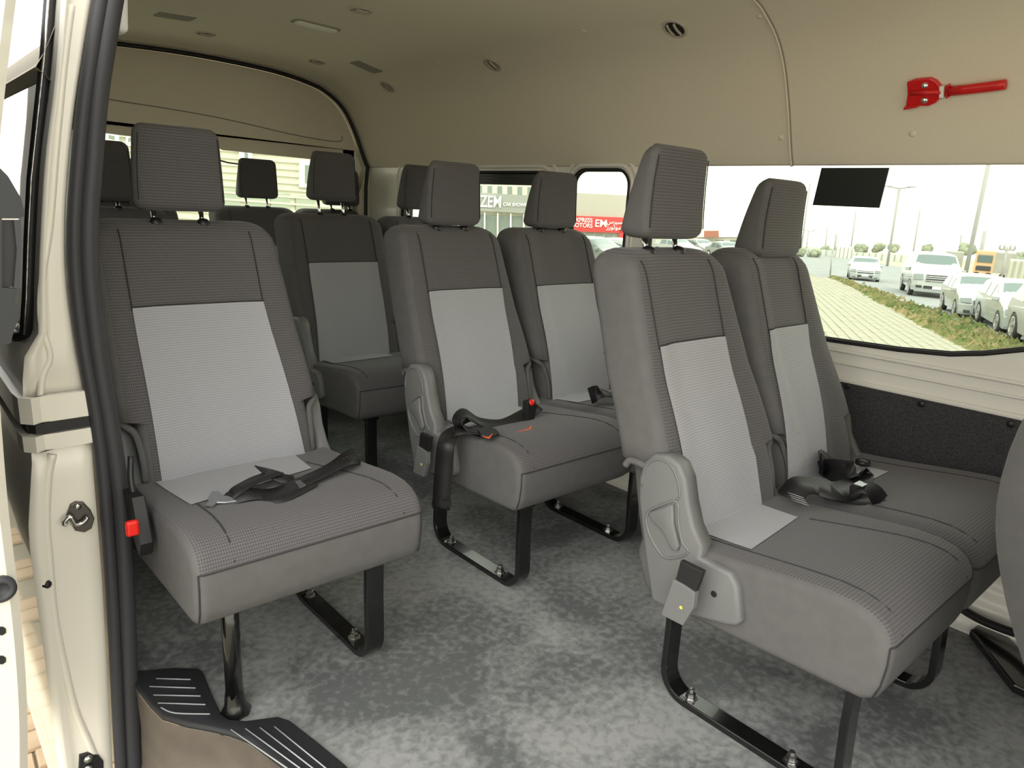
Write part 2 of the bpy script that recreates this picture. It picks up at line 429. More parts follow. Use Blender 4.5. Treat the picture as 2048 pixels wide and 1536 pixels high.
# dark felt lower panel with clips
fp = prism('trim_5', [(2.049, -1.4, .19), (2.049, -1.4, .553), (2.049, 3.48, .553), (2.049, 3.48, .19)], Vector((-.012, 0, 0)), M_felt, None, .003); struct(fp)
for u, v in ((1843, 808), (1695, 772), (2022, 848)):
    p = at(u, v, x=2.037)
    lathe('clip', p, (-1, 0, 0), [(.009, 0), (.009, .002), (.006, .004), (.001, .0045)], M_blackp, fp, 14)
# ribbed white sill under the panel
for i, z in enumerate((.175, .135, .10, .055, .02)):
    pass
V = []; F = []
prof = [(2.049, .19), (2.030, .187), (2.024, .17), (2.030, .15), (2.016, .143), (2.012, .122), (2.020, .108), (2.006, .100), (2.0, .075), (2.008, .06), (1.988, .052), (1.982, .03), (1.99, .012), (1.97, .006), (1.965, .0)]
for y in (-1.4, 1.0, 3.48):
    for x, z in prof: V.append((x, y, z))
n = len(prof)
for i in range(2):
    for j in range(n-1): F.append((i*n+j, i*n+j+1, (i+1)*n+j+1, (i+1)*n+j))
o = mesh_obj('baseboard_right', V, F, M_paintw, smooth=True); struct(o)
# black cable arc on the sill, near the front bench
pp = [at(1868, 1160, x=2.0), at(1895, 1195, x=1.99), at(1935, 1225, x=1.975), at(1985, 1250, x=1.96), at(2060, 1275, x=1.94), at(2140, 1290, x=1.9)]
t = tube('seat_belt_strap', smooth_path(pp, 5), .011, M_belt, None, 8)
tag(t, 'black belt strap curving down the ribbed white sill beside the dark felt panel', 'strap')

# floor
fl = [(2.0, -1.4), (2.0, 3.5), (.30, 3.5), (.30, 1.462), (.322, 1.452), (.411, 1.395), (.398, 1.22), (.484, 1.152), (.522, .97), (.53, .70), (.53, -1.4)]
tri = prism('floor', [(x, y, 0) for x, y in fl], Vector((0, 0, -.03)), M_floor); struct(tri)
# step trim
inner = [(.300, 1.475), (.322, 1.458), (.370, 1.432), (.408, 1.400), (.412, 1.385), (.402, 1.30), (.396, 1.235), (.402, 1.208), (.425, 1.186), (.478, 1.160), (.492, 1.135), (.508, 1.05), (.521, .97), (.53, .70), (.53, -.4)]
outr = [(.45, -.4), (.452, .70), (.446, .93), (.431, 1.044), (.411, 1.131), (.390, 1.172), (.365, 1.207), (.335, 1.245), (.305, 1.295), (.297, 1.34), (.292, 1.394), (.290, 1.475)]
o = prism('trim_6', [(x, y, .001) for x, y in inner+outr], Vector((0, 0, .011)), M_step, None, .006, 2, True); struct(o); STEP = o
def rib(a, b, c=None):
    p = [at(*a, z=.0135), at(*b, z=.0135)]
    if c: p = smooth_path([at(*q, z=.0135) for q in (a, b, c)], 4)
    tube('tread_rib', p, .0014, M_rib, STEP, 5)
rib((312, 1357), (381, 1359)); rib((299, 1373), (391, 1376)); rib((307, 1390), (401, 1392)); rib((316, 1406), (411, 1409)); rib((322, 1415), (350, 1426), (420, 1428))
for k in range(4):
    rib((462+29*k, 1459-2*k), (575+27*k, 1537+k*1))
    a = at(575+27*k, 1538+k, z=.0135); 
    tube('tread_rib', [a, (.462+.016*k, .70, .0135), (.462+.016*k, .2, .0135)], .0014, M_rib, STEP, 5)
# step well: riser below the trim and the tread
V = []; F = []
ro = [(.45, -.4), (.452, .70), (.446, .93), (.431, 1.044), (.411, 1.131), (.390, 1.172), (.365, 1.207), (.335, 1.245), (.305, 1.295), (.297, 1.34), (.292, 1.394), (.290, 1.475)]
lv = [(.0, 0), (-.02, .004), (-.10, .010), (-.19, .002), (-.215, -.012), (-.222, -.05), (-.224, -.16)]
for z, e in lv:
    for i, (x, y) in enumerate(ro):
        V.append((x+e*(1 if i < 6 else .5), y+(e*.6 if i > 4 else 0), z))
n = len(ro)
for i in range(len(lv)-1):
    for j in range(n-1): F.append((i*n+j, i*n+j+1, (i+1)*n+j+1, (i+1)*n+j))
o = mesh_obj('trim_7', V, F, M_riser, smooth=True); struct(o)
o = box('trim_8', (.16, -.4, -.25), (.47, 1.46, -.224), M_riser, None, .004); struct(o)

# ------------------------------------------------------------------ left jamb, seal, quarter skin, open sliding door
YJ = 1.43
def at_list(L, y): return [at(u, v, y=y) for u, v in L]
seal_in = [(251, -90), (235, 0), (222, 80), (205, 200), (197, 330), (188, 440), (191, 560), (212, 740), (240, 900), (255, 1000), (262, 1150), (268, 1300), (273, 1450), (276, 1536), (280, 1640)]
seal_out = [(204, -90), (188, 0), (172, 90), (152, 215), (140, 330), (133, 440), (135, 560), (153, 700), (172, 800), (186, 900), (194, 1000), (206, 1150), (215, 1300), (223, 1450), (228, 1536), (232, 1640)]
jam_out = [(134, -90), (125, 0), (113, 160), (92, 330), (80, 560), (77, 692), (52, 712), (49, 812), (66, 905), (62, 1000), (60, 1080), (75, 1200), (95, 1350), (120, 1536), (138, 1640)]
def sample(L, y, n=44, z0=1.36, z1=-.30):
    P = smooth_path(at_list(L, y), 8); out = []
    for k in range(n):
        z = z0+(z1-z0)*k/(n-1)
        for i in range(len(P)-1):
            if (P[i].z-z)*(P[i+1].z-z) <= 0 and P[i].z != P[i+1].z:
                t = (P[i].z-z)/(P[i].z-P[i+1].z); out.append(P[i].lerp(P[i+1], t)); break
        else: out.append(out[-1].copy() if out else P[0].copy()); out[-1].z = z
    return out
A = sample(jam_out, YJ); B = sample(seal_out, YJ+.01); Cn = sample(seal_in, YJ+.03)
# jamb sheet: from outer corner, step, to the seal flange
V = []; F = []; cols = 9
for i in range(len(A)):
    a, b = A[i], B[i]; z = a.z
    band = (.535 < z < .632)
    for j in range(cols):
        t = j/(cols-1); p = a.lerp(b, t)
        y = YJ
        if j == 0: y = YJ+.012
        if 2 <= j: y += .012         # shallow step inboard
        if j >= 8: y += .01
        if band: y = YJ+.02+.012*(j > 0)
        V.append((p.x, y, z))
for i in range(len(A)-1):
    for j in range(cols-1):
        q = i*cols+j; F.append((q, q+1, q+cols+1, q+cols))
JAMB = mesh_obj('wall_left', V, F, M_paint, smooth=True); struct(JAMB)
# rear extension of the wall: outer skin and inner lining behind the jamb
n = len(A); V = []; F = []
for y in (YJ+.012, 3.6):
    for a in A: V.append((a.x-(.0 if y < 2 else .0), y, a.z))
for i in range(n-1): F.append((i, i+1, n+i+1, n+i))
ZW1, ZW0 = 1.13, .70
def strip(V0, y0_, y1_, keep, nm, mt_):
    V = [(v.x, y, v.z) for y in (y0_, y1_) for v in V0]; k = len(V0)
    F = [(i, i+1, k+i+1, k+i) for i in range(k-1) if keep(V0[i].z) and keep(V0[i+1].z)]
    return mesh_obj(nm, V, F, mt_, JAMB, smooth=True)
OUTW = lambda z: z > ZW1-.04 or z < ZW0+.04
strip(A, YJ+.012, 1.62, lambda z: True, 'outer_skin', M_paint)
strip(A, 1.62, 3.3, OUTW, 'outer_skin', M_paint)
strip(A, 3.3, 3.6, lambda z: True, 'outer_skin', M_paint)
LIN = [Vector((max(c.x-.015, .27), 0, c.z)) for c in Cn]
strip(LIN, YJ+.05, 1.68, lambda z: True, 'inner_lining', M_paintw)
strip(LIN, 1.68, 3.25, OUTW, 'inner_lining', M_paintw)
strip(LIN, 3.25, 3.5, lambda z: True, 'inner_lining', M_paintw)
# roof rail closing the gap above the door opening
# pressed crease line on jamb
CRZ = YJ+.0145
crease = [(143, 10), (128, 130), (112, 300), (100, 450), (84, 560), (82, 640), (100, 712), (86, 750), (80, 800), (88, 822)]
tube('pressed_crease', smooth_path(at_list(crease, CRZ), 5), .006, M_paint, JAMB, 6)
crease = [(105, 908), (95, 960), (92, 1040), (98, 1120), (108, 1230), (128, 1330), (150, 1420), (175, 1480), (200, 1540)]
tube('pressed_crease', smooth_path(at_list(crease, CRZ), 5), .008, M_paint, JAMB, 6)
# rail band: two lips and a slot with its shade painted black, running round the corner and back along the body
def band(z0, z1, d, mt, nm):
    p0 = at(52, 850, y=YJ)
    xs = [(.27, YJ+.006), (.20, YJ+.002), (.175, YJ+.004), (.166, YJ+.014), (.163, YJ+.05), (.163, 3.5)]
    prof = [(-.5*(z1-z0), -d), (.5*(z1-z0), -d), (.5*(z1-z0), d), (-.5*(z1-z0), d)]
    V = []; F = []
    P = [Vector((x, y, 0)) for x, y in xs]
    for i, p in enumerate(P):
        t = (P[min(i+1, 5)]-P[max(i-1, 0)]).normalized(); nn = Vector((-t.y, t.x, 0))
        if nn.x > 0 and i > 2: nn = nn
        for zz, o_ in ((z0, 0), (z1, 0), (z1, .012), (z0, .012)):
            q = p+nn*(-1 if nn.y > 0 or nn.x > 0 else 1)*o_*d
            V.append((q.x, q.y, zz))
    for i in range(5):
        for j in range(4): F.append((i*4+j, i*4+(j+1) % 4, i*4+4+(j+1) % 4, i*4+4+j))
    F += [(0, 1, 2, 3), (20, 23, 22, 21)]
    o = mesh_obj(nm, V, F, mt, JAMB); return o
band(.586, .633, 1, M_paint, 'rail_lip'); band(.566, .584, .15, M_black, 'rail_slot_shade'); band(.534, .563, 1, M_paint, 'rail_lip')
# door seal (two-lobed rubber)
mid = [(b+c)/2 for b, c in zip(B, Cn)]
def lobe(L, r, nm, m_, dy=0): return sweep(nm, [(p.x, p.y+dy, p.z) for p in L], circ(r, 12), m_, None)
s1 = [b.lerp(c, .24) for b, c in zip(B, Cn)]; s2 = [b.lerp(c, .72) for b, c in zip(B, Cn)]
o = lobe(s1, .0115, 'trim_9', M_rub, -.008); struct(o)
q = sweep('bulb', [(p.x, p.y-.012, p.z) for p in s2], circ(.0165, 14), M_rub, o)
q = sweep('lip_groove', [(p.x, p.y-.006, p.z) for p in [b.lerp(c, .43) for b, c in zip(B, Cn)]], circ(.006, 8), M_black, o)
# pillar trim behind the seal top
o = box('trim_10', (.372, 1.49, 1.258), (.394, 1.53, 1.42), M_white, None, .012, 3, Matrix.Rotation(.06, 4, 'Y'), True); struct(o)
# inner pillar lining closing the wall between seal and seats
# striker, hook, hinge plate
r_ = root('door_striker', at(160, 1030, y=YJ+.012), 'dark grey steel door striker loop screwed to the cream jamb', 'striker')
c = at(160, 1028, y=YJ+.01)
pl = [at(u, v, y=YJ+.011) for u, v in ((132, 1030), (140, 1008), (150, 1002), (166, 1003), (180, 1018), (188, 1036), (182, 1055), (168, 1063), (150, 1060))]
prism('plate', pl, Vector((0, -.006, 0)), mat('striker_steel', (.12, .11, .10), .4, .8), r_, .002)
lp = [at(u, v, y=YJ-.004) for u, v in ((133, 1049), (128, 1046), (140, 1033), (146, 1040), (152, 1048), (165, 1046), (176, 1034))]
tube('loop', smooth_path(lp, 4), .0045, M_zinc, r_, 8)
lathe('bolt', at(155, 1013, y=YJ+.004), (0, -1, 0), [(.006, 0), (.006, .003), (.002, .004)], M_zinc, r_, 10)
done()
r_ = root('rubber_stop', at(95, 1168, y=YJ+.01), 'small black rubber stop clipped to the cream jamb below the striker', 'stopper')
lathe('knob', at(92, 1166, y=YJ+.012), (0, -1, 0), [(.004, 0), (.008, .004), (.0085, .008), (.003, .014)], M_black, r_, 10)
box('bracket', at(100, 1178, y=YJ+.012)-Vector((.002, .004, .018)), at(104, 1178, y=YJ+.012)+Vector((.002, 0, .012)), M_blackp, r_, .001)
done()
c = at(182, 1520, y=YJ+.012)
r_ = root('hinge_bracket', c, 'black bracket with two bolts low on the cream jamb', 'bracket')
prism('plate', [at(u, v, y=YJ+.012) for u, v in ((156, 1545), (158, 1508), (176, 1503), (196, 1508), (206, 1520), (207, 1560), (160, 1575))], Vector((0, -.006, 0)), M_blackp, r_, .002)
for v in (1517, 1536): lathe('bolt', at(176, v, y=YJ+.005), (0, -1, 0), [(.0085, 0), (.0085, .004), (.005, .007), (.001, .0075)], M_zinc, r_, 8)
done()
# dark quarter window on the outer skin
def skinx(z):
    for i in range(len(A)-1):
        if A[i].z >= z >= A[i+1].z:
            t = (A[i].z-z)/(A[i].z-A[i+1].z); return A[i].x+(A[i+1].x-A[i].x)*t
    return A[0].x
zs = [1.33, 1.2, 1.1, 1.0, .9, .80, .735]
V = []; F = []
for y in (YJ+.075, 3.3):
    for z in zs: V.append((skinx(z)-.006, y, z))
for i in range(len(zs)-1): F.append((i, i+1, len(zs)+i+1, len(zs)+i))
o = mesh_obj('window_4', V, F, glass_mat('tinted_side_glass', (.48, .51, .49), .25), smooth=True); struct(o)
tube('window_seal', [(skinx(z)-.007, YJ+.062, z) for z in zs]+[(skinx(.72)-.007, YJ+.11, .722)]+[(skinx(.72)-.007, 3.3, .722)], .010, M_black, o, 8)
tube('chrome_bead', [(skinx(z)-.012, YJ+.05, z) for z in zs], .0025, M_zinc, o, 6)
# the open sliding door, seen edge on
YD = 1.15
de = [(48, -90), (35, 0), (20, 120), (7, 233), (1, 300), (-8, 430), (-12, 560), (-6, 700), (5, 850), (17, 1000), (27, 1090), (38, 1180), (50, 1300), (57, 1420), (58, 1536), (56, 1640)]
D = sample(de, YD, 44, 1.30, .03)
V = []; F = []
for y, e in ((YD, -.012), (YD+.012, 0), (2.3, 0)):
    for p in D: V.append((p.x+e, y, p.z))
n = len(D)
for p in D: V.append((p.x-.12, YD, p.z))
for i in range(n-1):
    F.append((i, n+i, n+i+1, i+1)); F.append((n+i, 2*n+i, 2*n+i+1, n+i+1)); F.append((3*n+i, i, i+1, 3*n+i+1))
DTR = mat('door_inner_darkened', (.035, .034, .033), .55)  # unseen inner face made all dark, to darken the gap and glass reflections
FM = []
for f_ in F: FM.append(1 if min(f_) >= n and max(f_) < 3*n else 0)
o = mesh_obj('door_1', V, F, [M_paint, DTR], midx=FM, smooth=False); struct(o); DOOR = o
# door furniture on its edge: latch handle, holes, buffer
hp = [at(u, v, y=YD-.012) for u, v in ((-60, 350), (0, 336), (16, 352), (42, 396), (50, 430), (40, 437), (4, 437), (4, 575), (34, 578), (30, 606), (41, 618), (36, 640), (26, 668), (22, 686), (2, 691), (-60, 691))]
prism('latch_housing', hp, Vector((0, .018, 0)), mat('dark_latch_plastic', (.02, .022, .025), .5), DOOR, .003)
prism('latch_recess', [at(u, v, y=YD-.004) for u, v in ((-60, 440), (34, 440), (33, 574), (-60, 574))], Vector((0, .008, 0)), M_blackp, DOOR)
prism('handle_bar', [at(u, v, y=YD-.013) for u, v in ((28, 440), (42, 440), (44, 480), (40, 576), (28, 576), (34, 500))], Vector((0, .008, 0)), M_rub, DOOR, .003)
lathe('rubber_buffer', at(0, 1177, y=YD-.001), (0, -1, 0), [(.020, 0), (.020, .006), (.016, .010), (.012, .010), (.010, .004), (.003, .002)], M_rub, DOOR, 20)
for v in (1262, 1320):
    prism('slot', [at(u, v+q_, y=YD-.0015) for u, q_ in ((-16, -7), (6, -8), (12, -4), (12, 4), (5, 9), (-16, 7))], Vector((0, .002, 0)), M_black, DOOR)  # flat black patches paint the shade inside the holes

# ------------------------------------------------------------------ ceiling fittings
def basis(n):
    n = n.normalized(); ty = Vector((0, 1, 0)); tx = n.cross(ty).normalized(); return tx, ty, n
def air_vent(u, v, label, op=True, r=.038):
    p, n = ceil_hit(u, v); rt = root('air_vent', p, label, 'air vent', 'round ceiling air vents')
    lathe('ring', p, n, [(r, -.002), (r, .003), (r*.90, .005), (r*.78, .004), (r*.74, -.002)], M_vent, rt, 28)
    lathe('throat', p, n, [(r*.76, .0005), (r*.76, .0025), (r*.01, .0026)], M_grille if not op else M_gap, rt, 24)  # open vents: flat near-black disc painted for the shade inside
    tx, ty, nn = basis(n)
    for k in (-.24, .24):
        c = p+nn*.004
        q = [c+ty*(k*r*1.3)+tx*s*r*.60 for s in (-1, -.5, 0, .5, 1)]
        q = [a+ty*(r*.10*(1-(s*s))) for a, s in zip(q, (-1, -.5, 0, .5, 1))]
        sweep('louvre', q, [(-.002, -.004), (.003, -.004), (.003, .004), (-.002, .004)], M_vent, rt, hint=nn)
    done()
air_vent(1350, 57, 'open beige ceiling vent on its own, nearest to the red hammer')
air_vent(985, 129, 'beige ceiling vent above the middle double bench', False)
air_vent(775, 173, 'small far ceiling vent just right of the square speaker grille', False)
air_vent(633, 123, 'dark-throated ceiling vent left of the far speaker grille')
air_vent(411, 67, 'dark-throated ceiling vent beside the left speaker grille')
air_vent(722, 20, 'closed ceiling vent at the top of the picture beside the dome lamp', False)
def ceil_panel(name, u, v, hw, hl, label, cat, mt, frame_=None, group=None):
    p, n = ceil_hit(u, v); tx, ty, nn = basis(n); rt = root(name, p, label, cat, group)
    def ring(a, b, h, r=.012):
        return [p+tx*x+ty*y+nn*h for x, y in rrect(-a, -b, a, b, r, 4)]
    if frame_:
        prism('frame', ring(hw, hl, -.001), nn*.006, frame_, rt, .002)
        prism('lens', ring(hw-.009, hl-.009, .004), nn*.005, mt, rt, .002)
    else:
        prism('rim', ring(hw, hl, -.001), nn*.003, M_head, rt, .001)
        prism('mesh', ring(hw-.003, hl-.003, .001), nn*.003, mt, rt, .001)
    done()
M_lens = mat('frosted_lens', (.80, .80, .70), .4)
ceil_panel('speaker_grille', 350, 32, .065, .045, 'flat grey grille in the ceiling nearest the door pillar', 'speaker', M_grille, group='ceiling speaker grilles')
ceil_panel('speaker_grille', 733, 133, .065, .045, 'flat grey grille in the ceiling farther back between two vents', 'speaker', M_grille, group='ceiling speaker grilles')
ceil_panel('dome_lamp', 632, 50, .085, .032, 'long frosted dome lamp in the ceiling of the van, switched off', 'lamp', M_lens, mat('lamp_bezel', (.30, .27, .21), .6))
for i, (u, v, l) in enumerate(((1520, 33, 'round beige trim clip beside the top of the headliner joint'), (1562, 275, 'round beige trim clip at the foot of the headliner joint'), (1825, 267, 'round beige trim clip below the red hammer'), (1167, 61, 'tiny beige trim clip on the ceiling left of the near vent'), (877, 126, 'tiny beige trim clip on the ceiling left of the middle vent'))):
    p, n = ceil_hit(u, v)
    o = lathe('trim_clip', p, n, [(.008, -.001), (.008, .0015), (.005, .003), (.001, .0035)], M_head, None, 14)
    tag(o, l, 'trim clip', 'headliner clips')

# emergency hammer on its red holder
p0, n0 = ceil_hit(1852, 183)
rt = root('emergency_hammer', p0, 'bright red emergency hammer in a red holder on the beige side above the window', 'hammer')
tx, ty, nn = basis(n0)
ty = Vector((0, -1, 0))
def hp_(a, b, h): return p0+ty*a+tx*b+nn*h    # a: towards the front, b: across
up = -1 if tx.z < 0 else 1
def HB(pts, h): return [hp_(a, b*up, h) for a, b in pts]
prism('holder', HB([(-.040, .028), (-.022, .034), (.012, .034), (.026, .026), (.038, .010), (.05, .008), (.05, -.010), (.038, -.012), (.026, -.026), (.010, -.032), (-.012, -.030), (-.036, -.034), (-.042, -.030), (-.038, .0)], -.001), nn*.014, M_redh, rt, .003)
prism('holder_edge', HB([(-.045, -.036), (-.012, -.032), (-.012, -.026), (-.043, -.029)], .008), nn*.012, M_redh, rt, .002)
tube('holder_ridge', [hp_(-.03, .003*up, .014), hp_(.0, .002*up, .016), hp_(.04, .0, .016)], .006, M_redh, rt, 8)
for s in (1, -1): lathe('screw', hp_(.002, s*.017*up, .012), nn, [(.0085, 0), (.0085, .002), (.006, .006), (.001, .007)], M_chrome, rt, 14)
prism('white_strap', HB([(.036, .013), (.046, .013), (.046, -.013), (.036, -.013)], .004), nn*.016, M_white, rt, .002)
prism('collar', HB([(.050, .015), (.055, .015), (.055, -.015), (.050, -.015)], .002), nn*.017, M_redh, rt, .002)
P = [hp_(a, b*up, .013) for a, b in ((.054, .0), (.09, .001), (.13, .003), (.160, .005), (.172, .006))]
V = []
sweep('handle', P, circ(.0115, 12, .8), M_redh, rt, hint=nn)
done()

# black sticker panel on the front side window
a = at(1645, 334, x=2.068); b = at(1757, 416, x=2.068)
prism_pts = [(2.0655, a.y, 1.145), (2.0655, b.y-.012, 1.145), (2.0655, b.y-.004, b.z), (2.0655, a.y+.01, b.z+.001)]
o = prism('window_sign', prism_pts, Vector((-.004, 0, 0)), mat('black_sign', (.002, .004, .003), .5), None, .001)
tag(o, 'black rectangular sign stuck at the top of the large side window', 'sign')

# ------------------------------------------------------------------ seats
ZT = .925
def yfront(z): return .40+.345*(z-.4)
def frontdy(xn):
    a = abs(xn); t = min(max((a-.50)/.32, 0), 1); t = t*t*(3-2*t); return .010*(1-t)
def backrest(y0, B_, root_, notchL=True, notchR=True, tag_=''):
    """B_: dict xl,xr (bottom), tl,tr (top), panel pl,pr (bottom) ql,qr (top)"""
    zs = [.335, .36, .40, .44, .475, .50, .512, .52, .56, .62, .68, .74, .80, .85, .875]
    rows = [(z, 0.0, 0.0) for z in zs]
    r = .05
    for k in range(1, 7):
        th = k/6*PI/2; rows.append((ZT-r+r*math.sin(th), .05*(1-math.cos(th)), .045*(1-math.cos(th))))
    V = []; F = []; MI = []; UV = []
    NF = 14; NC = 4
    ring = None
    for (z, ex, et) in rows:
        t = min(max((z-.45)/(.90-.45), 0), 1)
        xl = B_['xl']+(B_['tl']-B_['xl'])*t+ex; xr = B_['xr']+(B_['tr']-B_['xr'])*t-ex
        if z < .516:
            if notchL: xl += .034
            if notchR: xr -= .034
        bulge = -.012*math.sin(min(max((z-.38)/.3, 0), 1)*PI)
        yf = y0+yfront(z)+bulge+et; th_ = .125-et*2
        yb = yf+max(th_, .02)
        cxm = (xl+xr)/2; hw = (xr-xl)/2
        rc = min(.026, hw*.4, (yb-yf)*.45)
        pts = []
        # front from left to right
        for k in range(NF+1):
            s = -1+2*k/NF; x = cxm+s*(hw-rc); pts.append((x, yf+frontdy(s), 0))
        for k in range(1, NC+1):
            a = k/NC*PI/2; pts.append((xr-rc+rc*math.sin(a), yf+rc-rc*math.cos(a), 1 if k > 1 else 0))
        for k in range(0, NC+1):
            a = k/NC*PI/2; pts.append((xr-rc+rc*math.cos(a), yb-rc+rc*math.sin(a), 1))
        for k in range(0, NC+1):
            a = k/NC*PI/2; pts.append((xl+rc-rc*math.sin(a), yb-rc+rc*math.cos(a), 1))
        for k in range(0, NC):
            a = k/NC*PI/2; pts.append((xl+rc-rc*math.cos(a), yf+rc-rc*math.sin(a), 1 if k < NC-1 else 0))
        ring = pts
        for p in pts:
            V.append((p[0], p[1], z)); UV.append((p[0], z*1.06))
    n = len(ring)
    for i in range(len(rows)-1):
        for j in range(n):
            j2 = (j+1) % n
            F.append((i*n+j, i*n+j2, (i+1)*n+j2, (i+1)*n+j)); MI.append(0 if (ring[j][2] == 0 and ring[j2][2] == 0) or i >= len(rows)-4 else 1)
    F.append(tuple(range(n))[::-1]); MI.append(1)
    F.append(tuple((len(rows)-1)*n+j for j in range(n))); MI.append(0)
    o = mesh_obj('backrest', V, F, [M_weave, M_plain], root_, MI, True, UV)
    # light insert on the lower front
    def surf(x, z, off):
        t = min(max((z-.45)/(.90-.45), 0), 1)
        xl = B_['xl']+(B_['tl']-B_['xl'])*t; xr = B_['xr']+(B_['tr']-B_['xr'])*t
        if z < .516:
            if notchL: xl += .034
            if notchR: xr -= .034
        s = (x-(xl+xr)/2)/max((xr-xl)/2-.026, .01)
        bulge = -.012*math.sin(min(max((z-.38)/.3, 0), 1)*PI)
        return Vector((x, y0+yfront(z)+bulge+frontdy(s)-off, z))
    V = []; F = []; UV = []; nx, nz = 12, 16
    for i in range(nz+1):
        z = .345+(.745-.345)*i/nz
        t = (z-.385)/(.745-.385)
        a = B_['pl']+(B_['ql']-B_['pl'])*t; b = B_['pr']+(B_['qr']-B_['pr'])*t
        for j in range(nx+1):
            x = a+(b-a)*j/nx; V.append(surf(x, z, .004)); UV.append((x, z*1.06))
    for i in range(nz):
        for j in range(nx):
            q = i*(nx+1)+j; F.append((q, q+1, q+nx+2, q+nx+1))
    m_ = len(V)
    tag(mesh_obj('backrest_insert', V, F, M_light, root_, None, True, UV), 'light grey woven insert')
    # seams: along the insert sides and up to the top, across its top
    for sd, k0, k1 in ((0, 'pl', 'ql'), (1, 'pr', 'qr')):
        P = []
        for i in range(26):
            z = .74+(.905-.74)*i/25; t = (z-.385)/(.745-.385)
            x = B_[k0]+(B_[k1]-B_[k0])*min(t, 1.0)-(.006 if sd else -.006)*0
            x += (B_['tr']-B_['xr'])*(max(t-1, 0))*.2 if sd else 0
            e = 0
            if z > .875: e = .045*(1-math.cos(math.asin(min((z-.875)/.05, 1))))
            P.append(surf(x, z, .0008-e))
        tube('seam', P, .0016, M_seam, o, 5)
    P = [surf(B_['ql']+(B_['qr']-B_['ql'])*i/10, .7465, .0028) for i in range(11)]
    tube('seam', P, .0018, M_seam, o, 5)
    # piped lip where the cover starts
    for nt_, s, x in ((notchL, 1, B_['xl']), (notchR, -1, B_['xr'])):
        if nt_:
            P = [Vector((x+s*.002, y0+yfront(.515)+.090, .506)), Vector((x+s*.003, y0+yfront(.515)+.078, .520)), Vector((x+s*.004, y0+yfront(.515)+.04, .519)), Vector((x+s*.012, y0+yfront(.515)+.008, .510)), Vector((x+s*.030, y0+yfront(.50)+.003, .49)), Vector((x+s*.036, y0+yfront(.44)+.004, .44)), Vector((x+s*.036, y0+yfront(.40)+.01, .39))]
            tube('lower_piping', smooth_path(P, 5), .0075, M_plain, o, 8)
    return o
def headrest(y0, cx, root_, raise_=0, w=.099, top=1.130, yaw=0):
    zb, zt = .946+raise_, top+raise_
    yf = y0+.585+raise_*.3
    V = []; F = []; MI = []; UV = []
    rows = []
    r = .022
    for k in range(5):
        th = k/4*PI/2; rows.append((zb+r*(1-math.sin(PI/2-PI/2+th))if 0 else zb+r-r*math.cos(th), r*(1-math.sin(th))))
    for k in range(1, 6): rows.append((zb+r+(zt-zb-2*r)*k/6, 0))
    for k in range(5):
        th = k/4*PI/2; rows.append((zt-r+r*math.sin(th), r*(1-math.cos(th))))
    NF = 8; NC = 4; ring = None
    for z, e in rows:
        t = (z-zb)/(zt-zb)
        hw = w*(1-.10*t*t)-e; dep = .095-.045*t-e*2
        yy = yf+.004*math.sin(t*PI)+e
        hb = hw*.90
        rc = min(.018, dep*.4)
        pts = []
        for k in range(NF+1):
            s = -1+2*k/NF; pts.append((cx+s*(hw-rc), yy+.004*(abs(s)**3), 0))
        for k in range(1, NC+1):
            a = k/NC*PI/2; pts.append((cx+hw-rc+rc*math.sin(a), yy+.004+rc-rc*math.cos(a), 0 if k < 2 else 1))
        for k in range(NC+1):
            a = k/NC*PI/2; pts.append((cx+hb-rc+rc*math.cos(a), yy+dep-rc+rc*math.sin(a), 1))
        for k in range(NC+1):
            a = k/NC*PI/2; pts.append((cx-hb+rc-rc*math.sin(a), yy+dep-rc+rc*math.cos(a), 1))
        for k in range(NC):
            a = k/NC*PI/2; pts.append((cx-hw+rc-rc*math.cos(a), yy+.004+rc-rc*math.sin(a), 1 if k < NC-1 else 0))
        ring = pts
        for p in pts: V.append((p[0], p[1], z)); UV.append((p[0], z))
    n = len(ring)
    for i in range(len(rows)-1):
        for j in range(n):
            j2 = (j+1) % n; F.append((i*n+j, i*n+j2, (i+1)*n+j2, (i+1)*n+j)); MI.append(0 if ring[j][2] == 0 and ring[j2][2] == 0 else 1)
    F.append(tuple(range(n))[::-1]); MI.append(1); F.append(tuple((len(rows)-1)*n+j for j in range(n))); MI.append(0)
    if yaw:
        Rz = Matrix.Rotation(yaw, 3, 'Z'); c = Vector((cx, yf+.04, 0))
        V = [c+Rz @ (Vector(v)-c) for v in V]
    o = mesh_obj('headrest', V, F, [M_weave, M_plain], root_, MI, True, UV)
    zz = [zb+r+(zt-zb-2*r)*k/10 for k in range(11)]
    for s in (-1, 1):
        P = []
        for z in zz:
            t = (z-zb)/(zt-zb); P.append(Vector((cx+s*(w*(1-.10*t*t)-.008), yf+.004*math.sin(t*PI)+.0055, z)))
        if yaw: P = [c+Rz @ (p-c) for p in P]
        tube('seam', P, .0014, M_seam, o, 5)
    for s in (-1, 1):
        x = cx+s*.052
        tube('post', [(x, yf+.055, zb+.02), (x, yf+.035, .895)], .0056, M_chrome, o, 12)
        lathe('guide_bush', (x, yf+.036, .915), (0, -.3, 1), [(.015, -.01), (.015, .008), (.010, .014), (.007, .015)], M_blackp, o, 14)
    return o
CS = [(.03, .262), (.012, .275), (.004, .30), (.0, .34), (.001, .370), (.006, .388), (.018, .404), (.038, .416), (.068, .423), (.11, .424), (.17, .418), (.24, .409), (.31, .400), (.38, .393), (.45, .388), (.485, .372), (.495, .33), (.47, .262), (.42, .240), (.30, .248), (.15, .256)]
SEAM_I, BACK_I = 4, 14
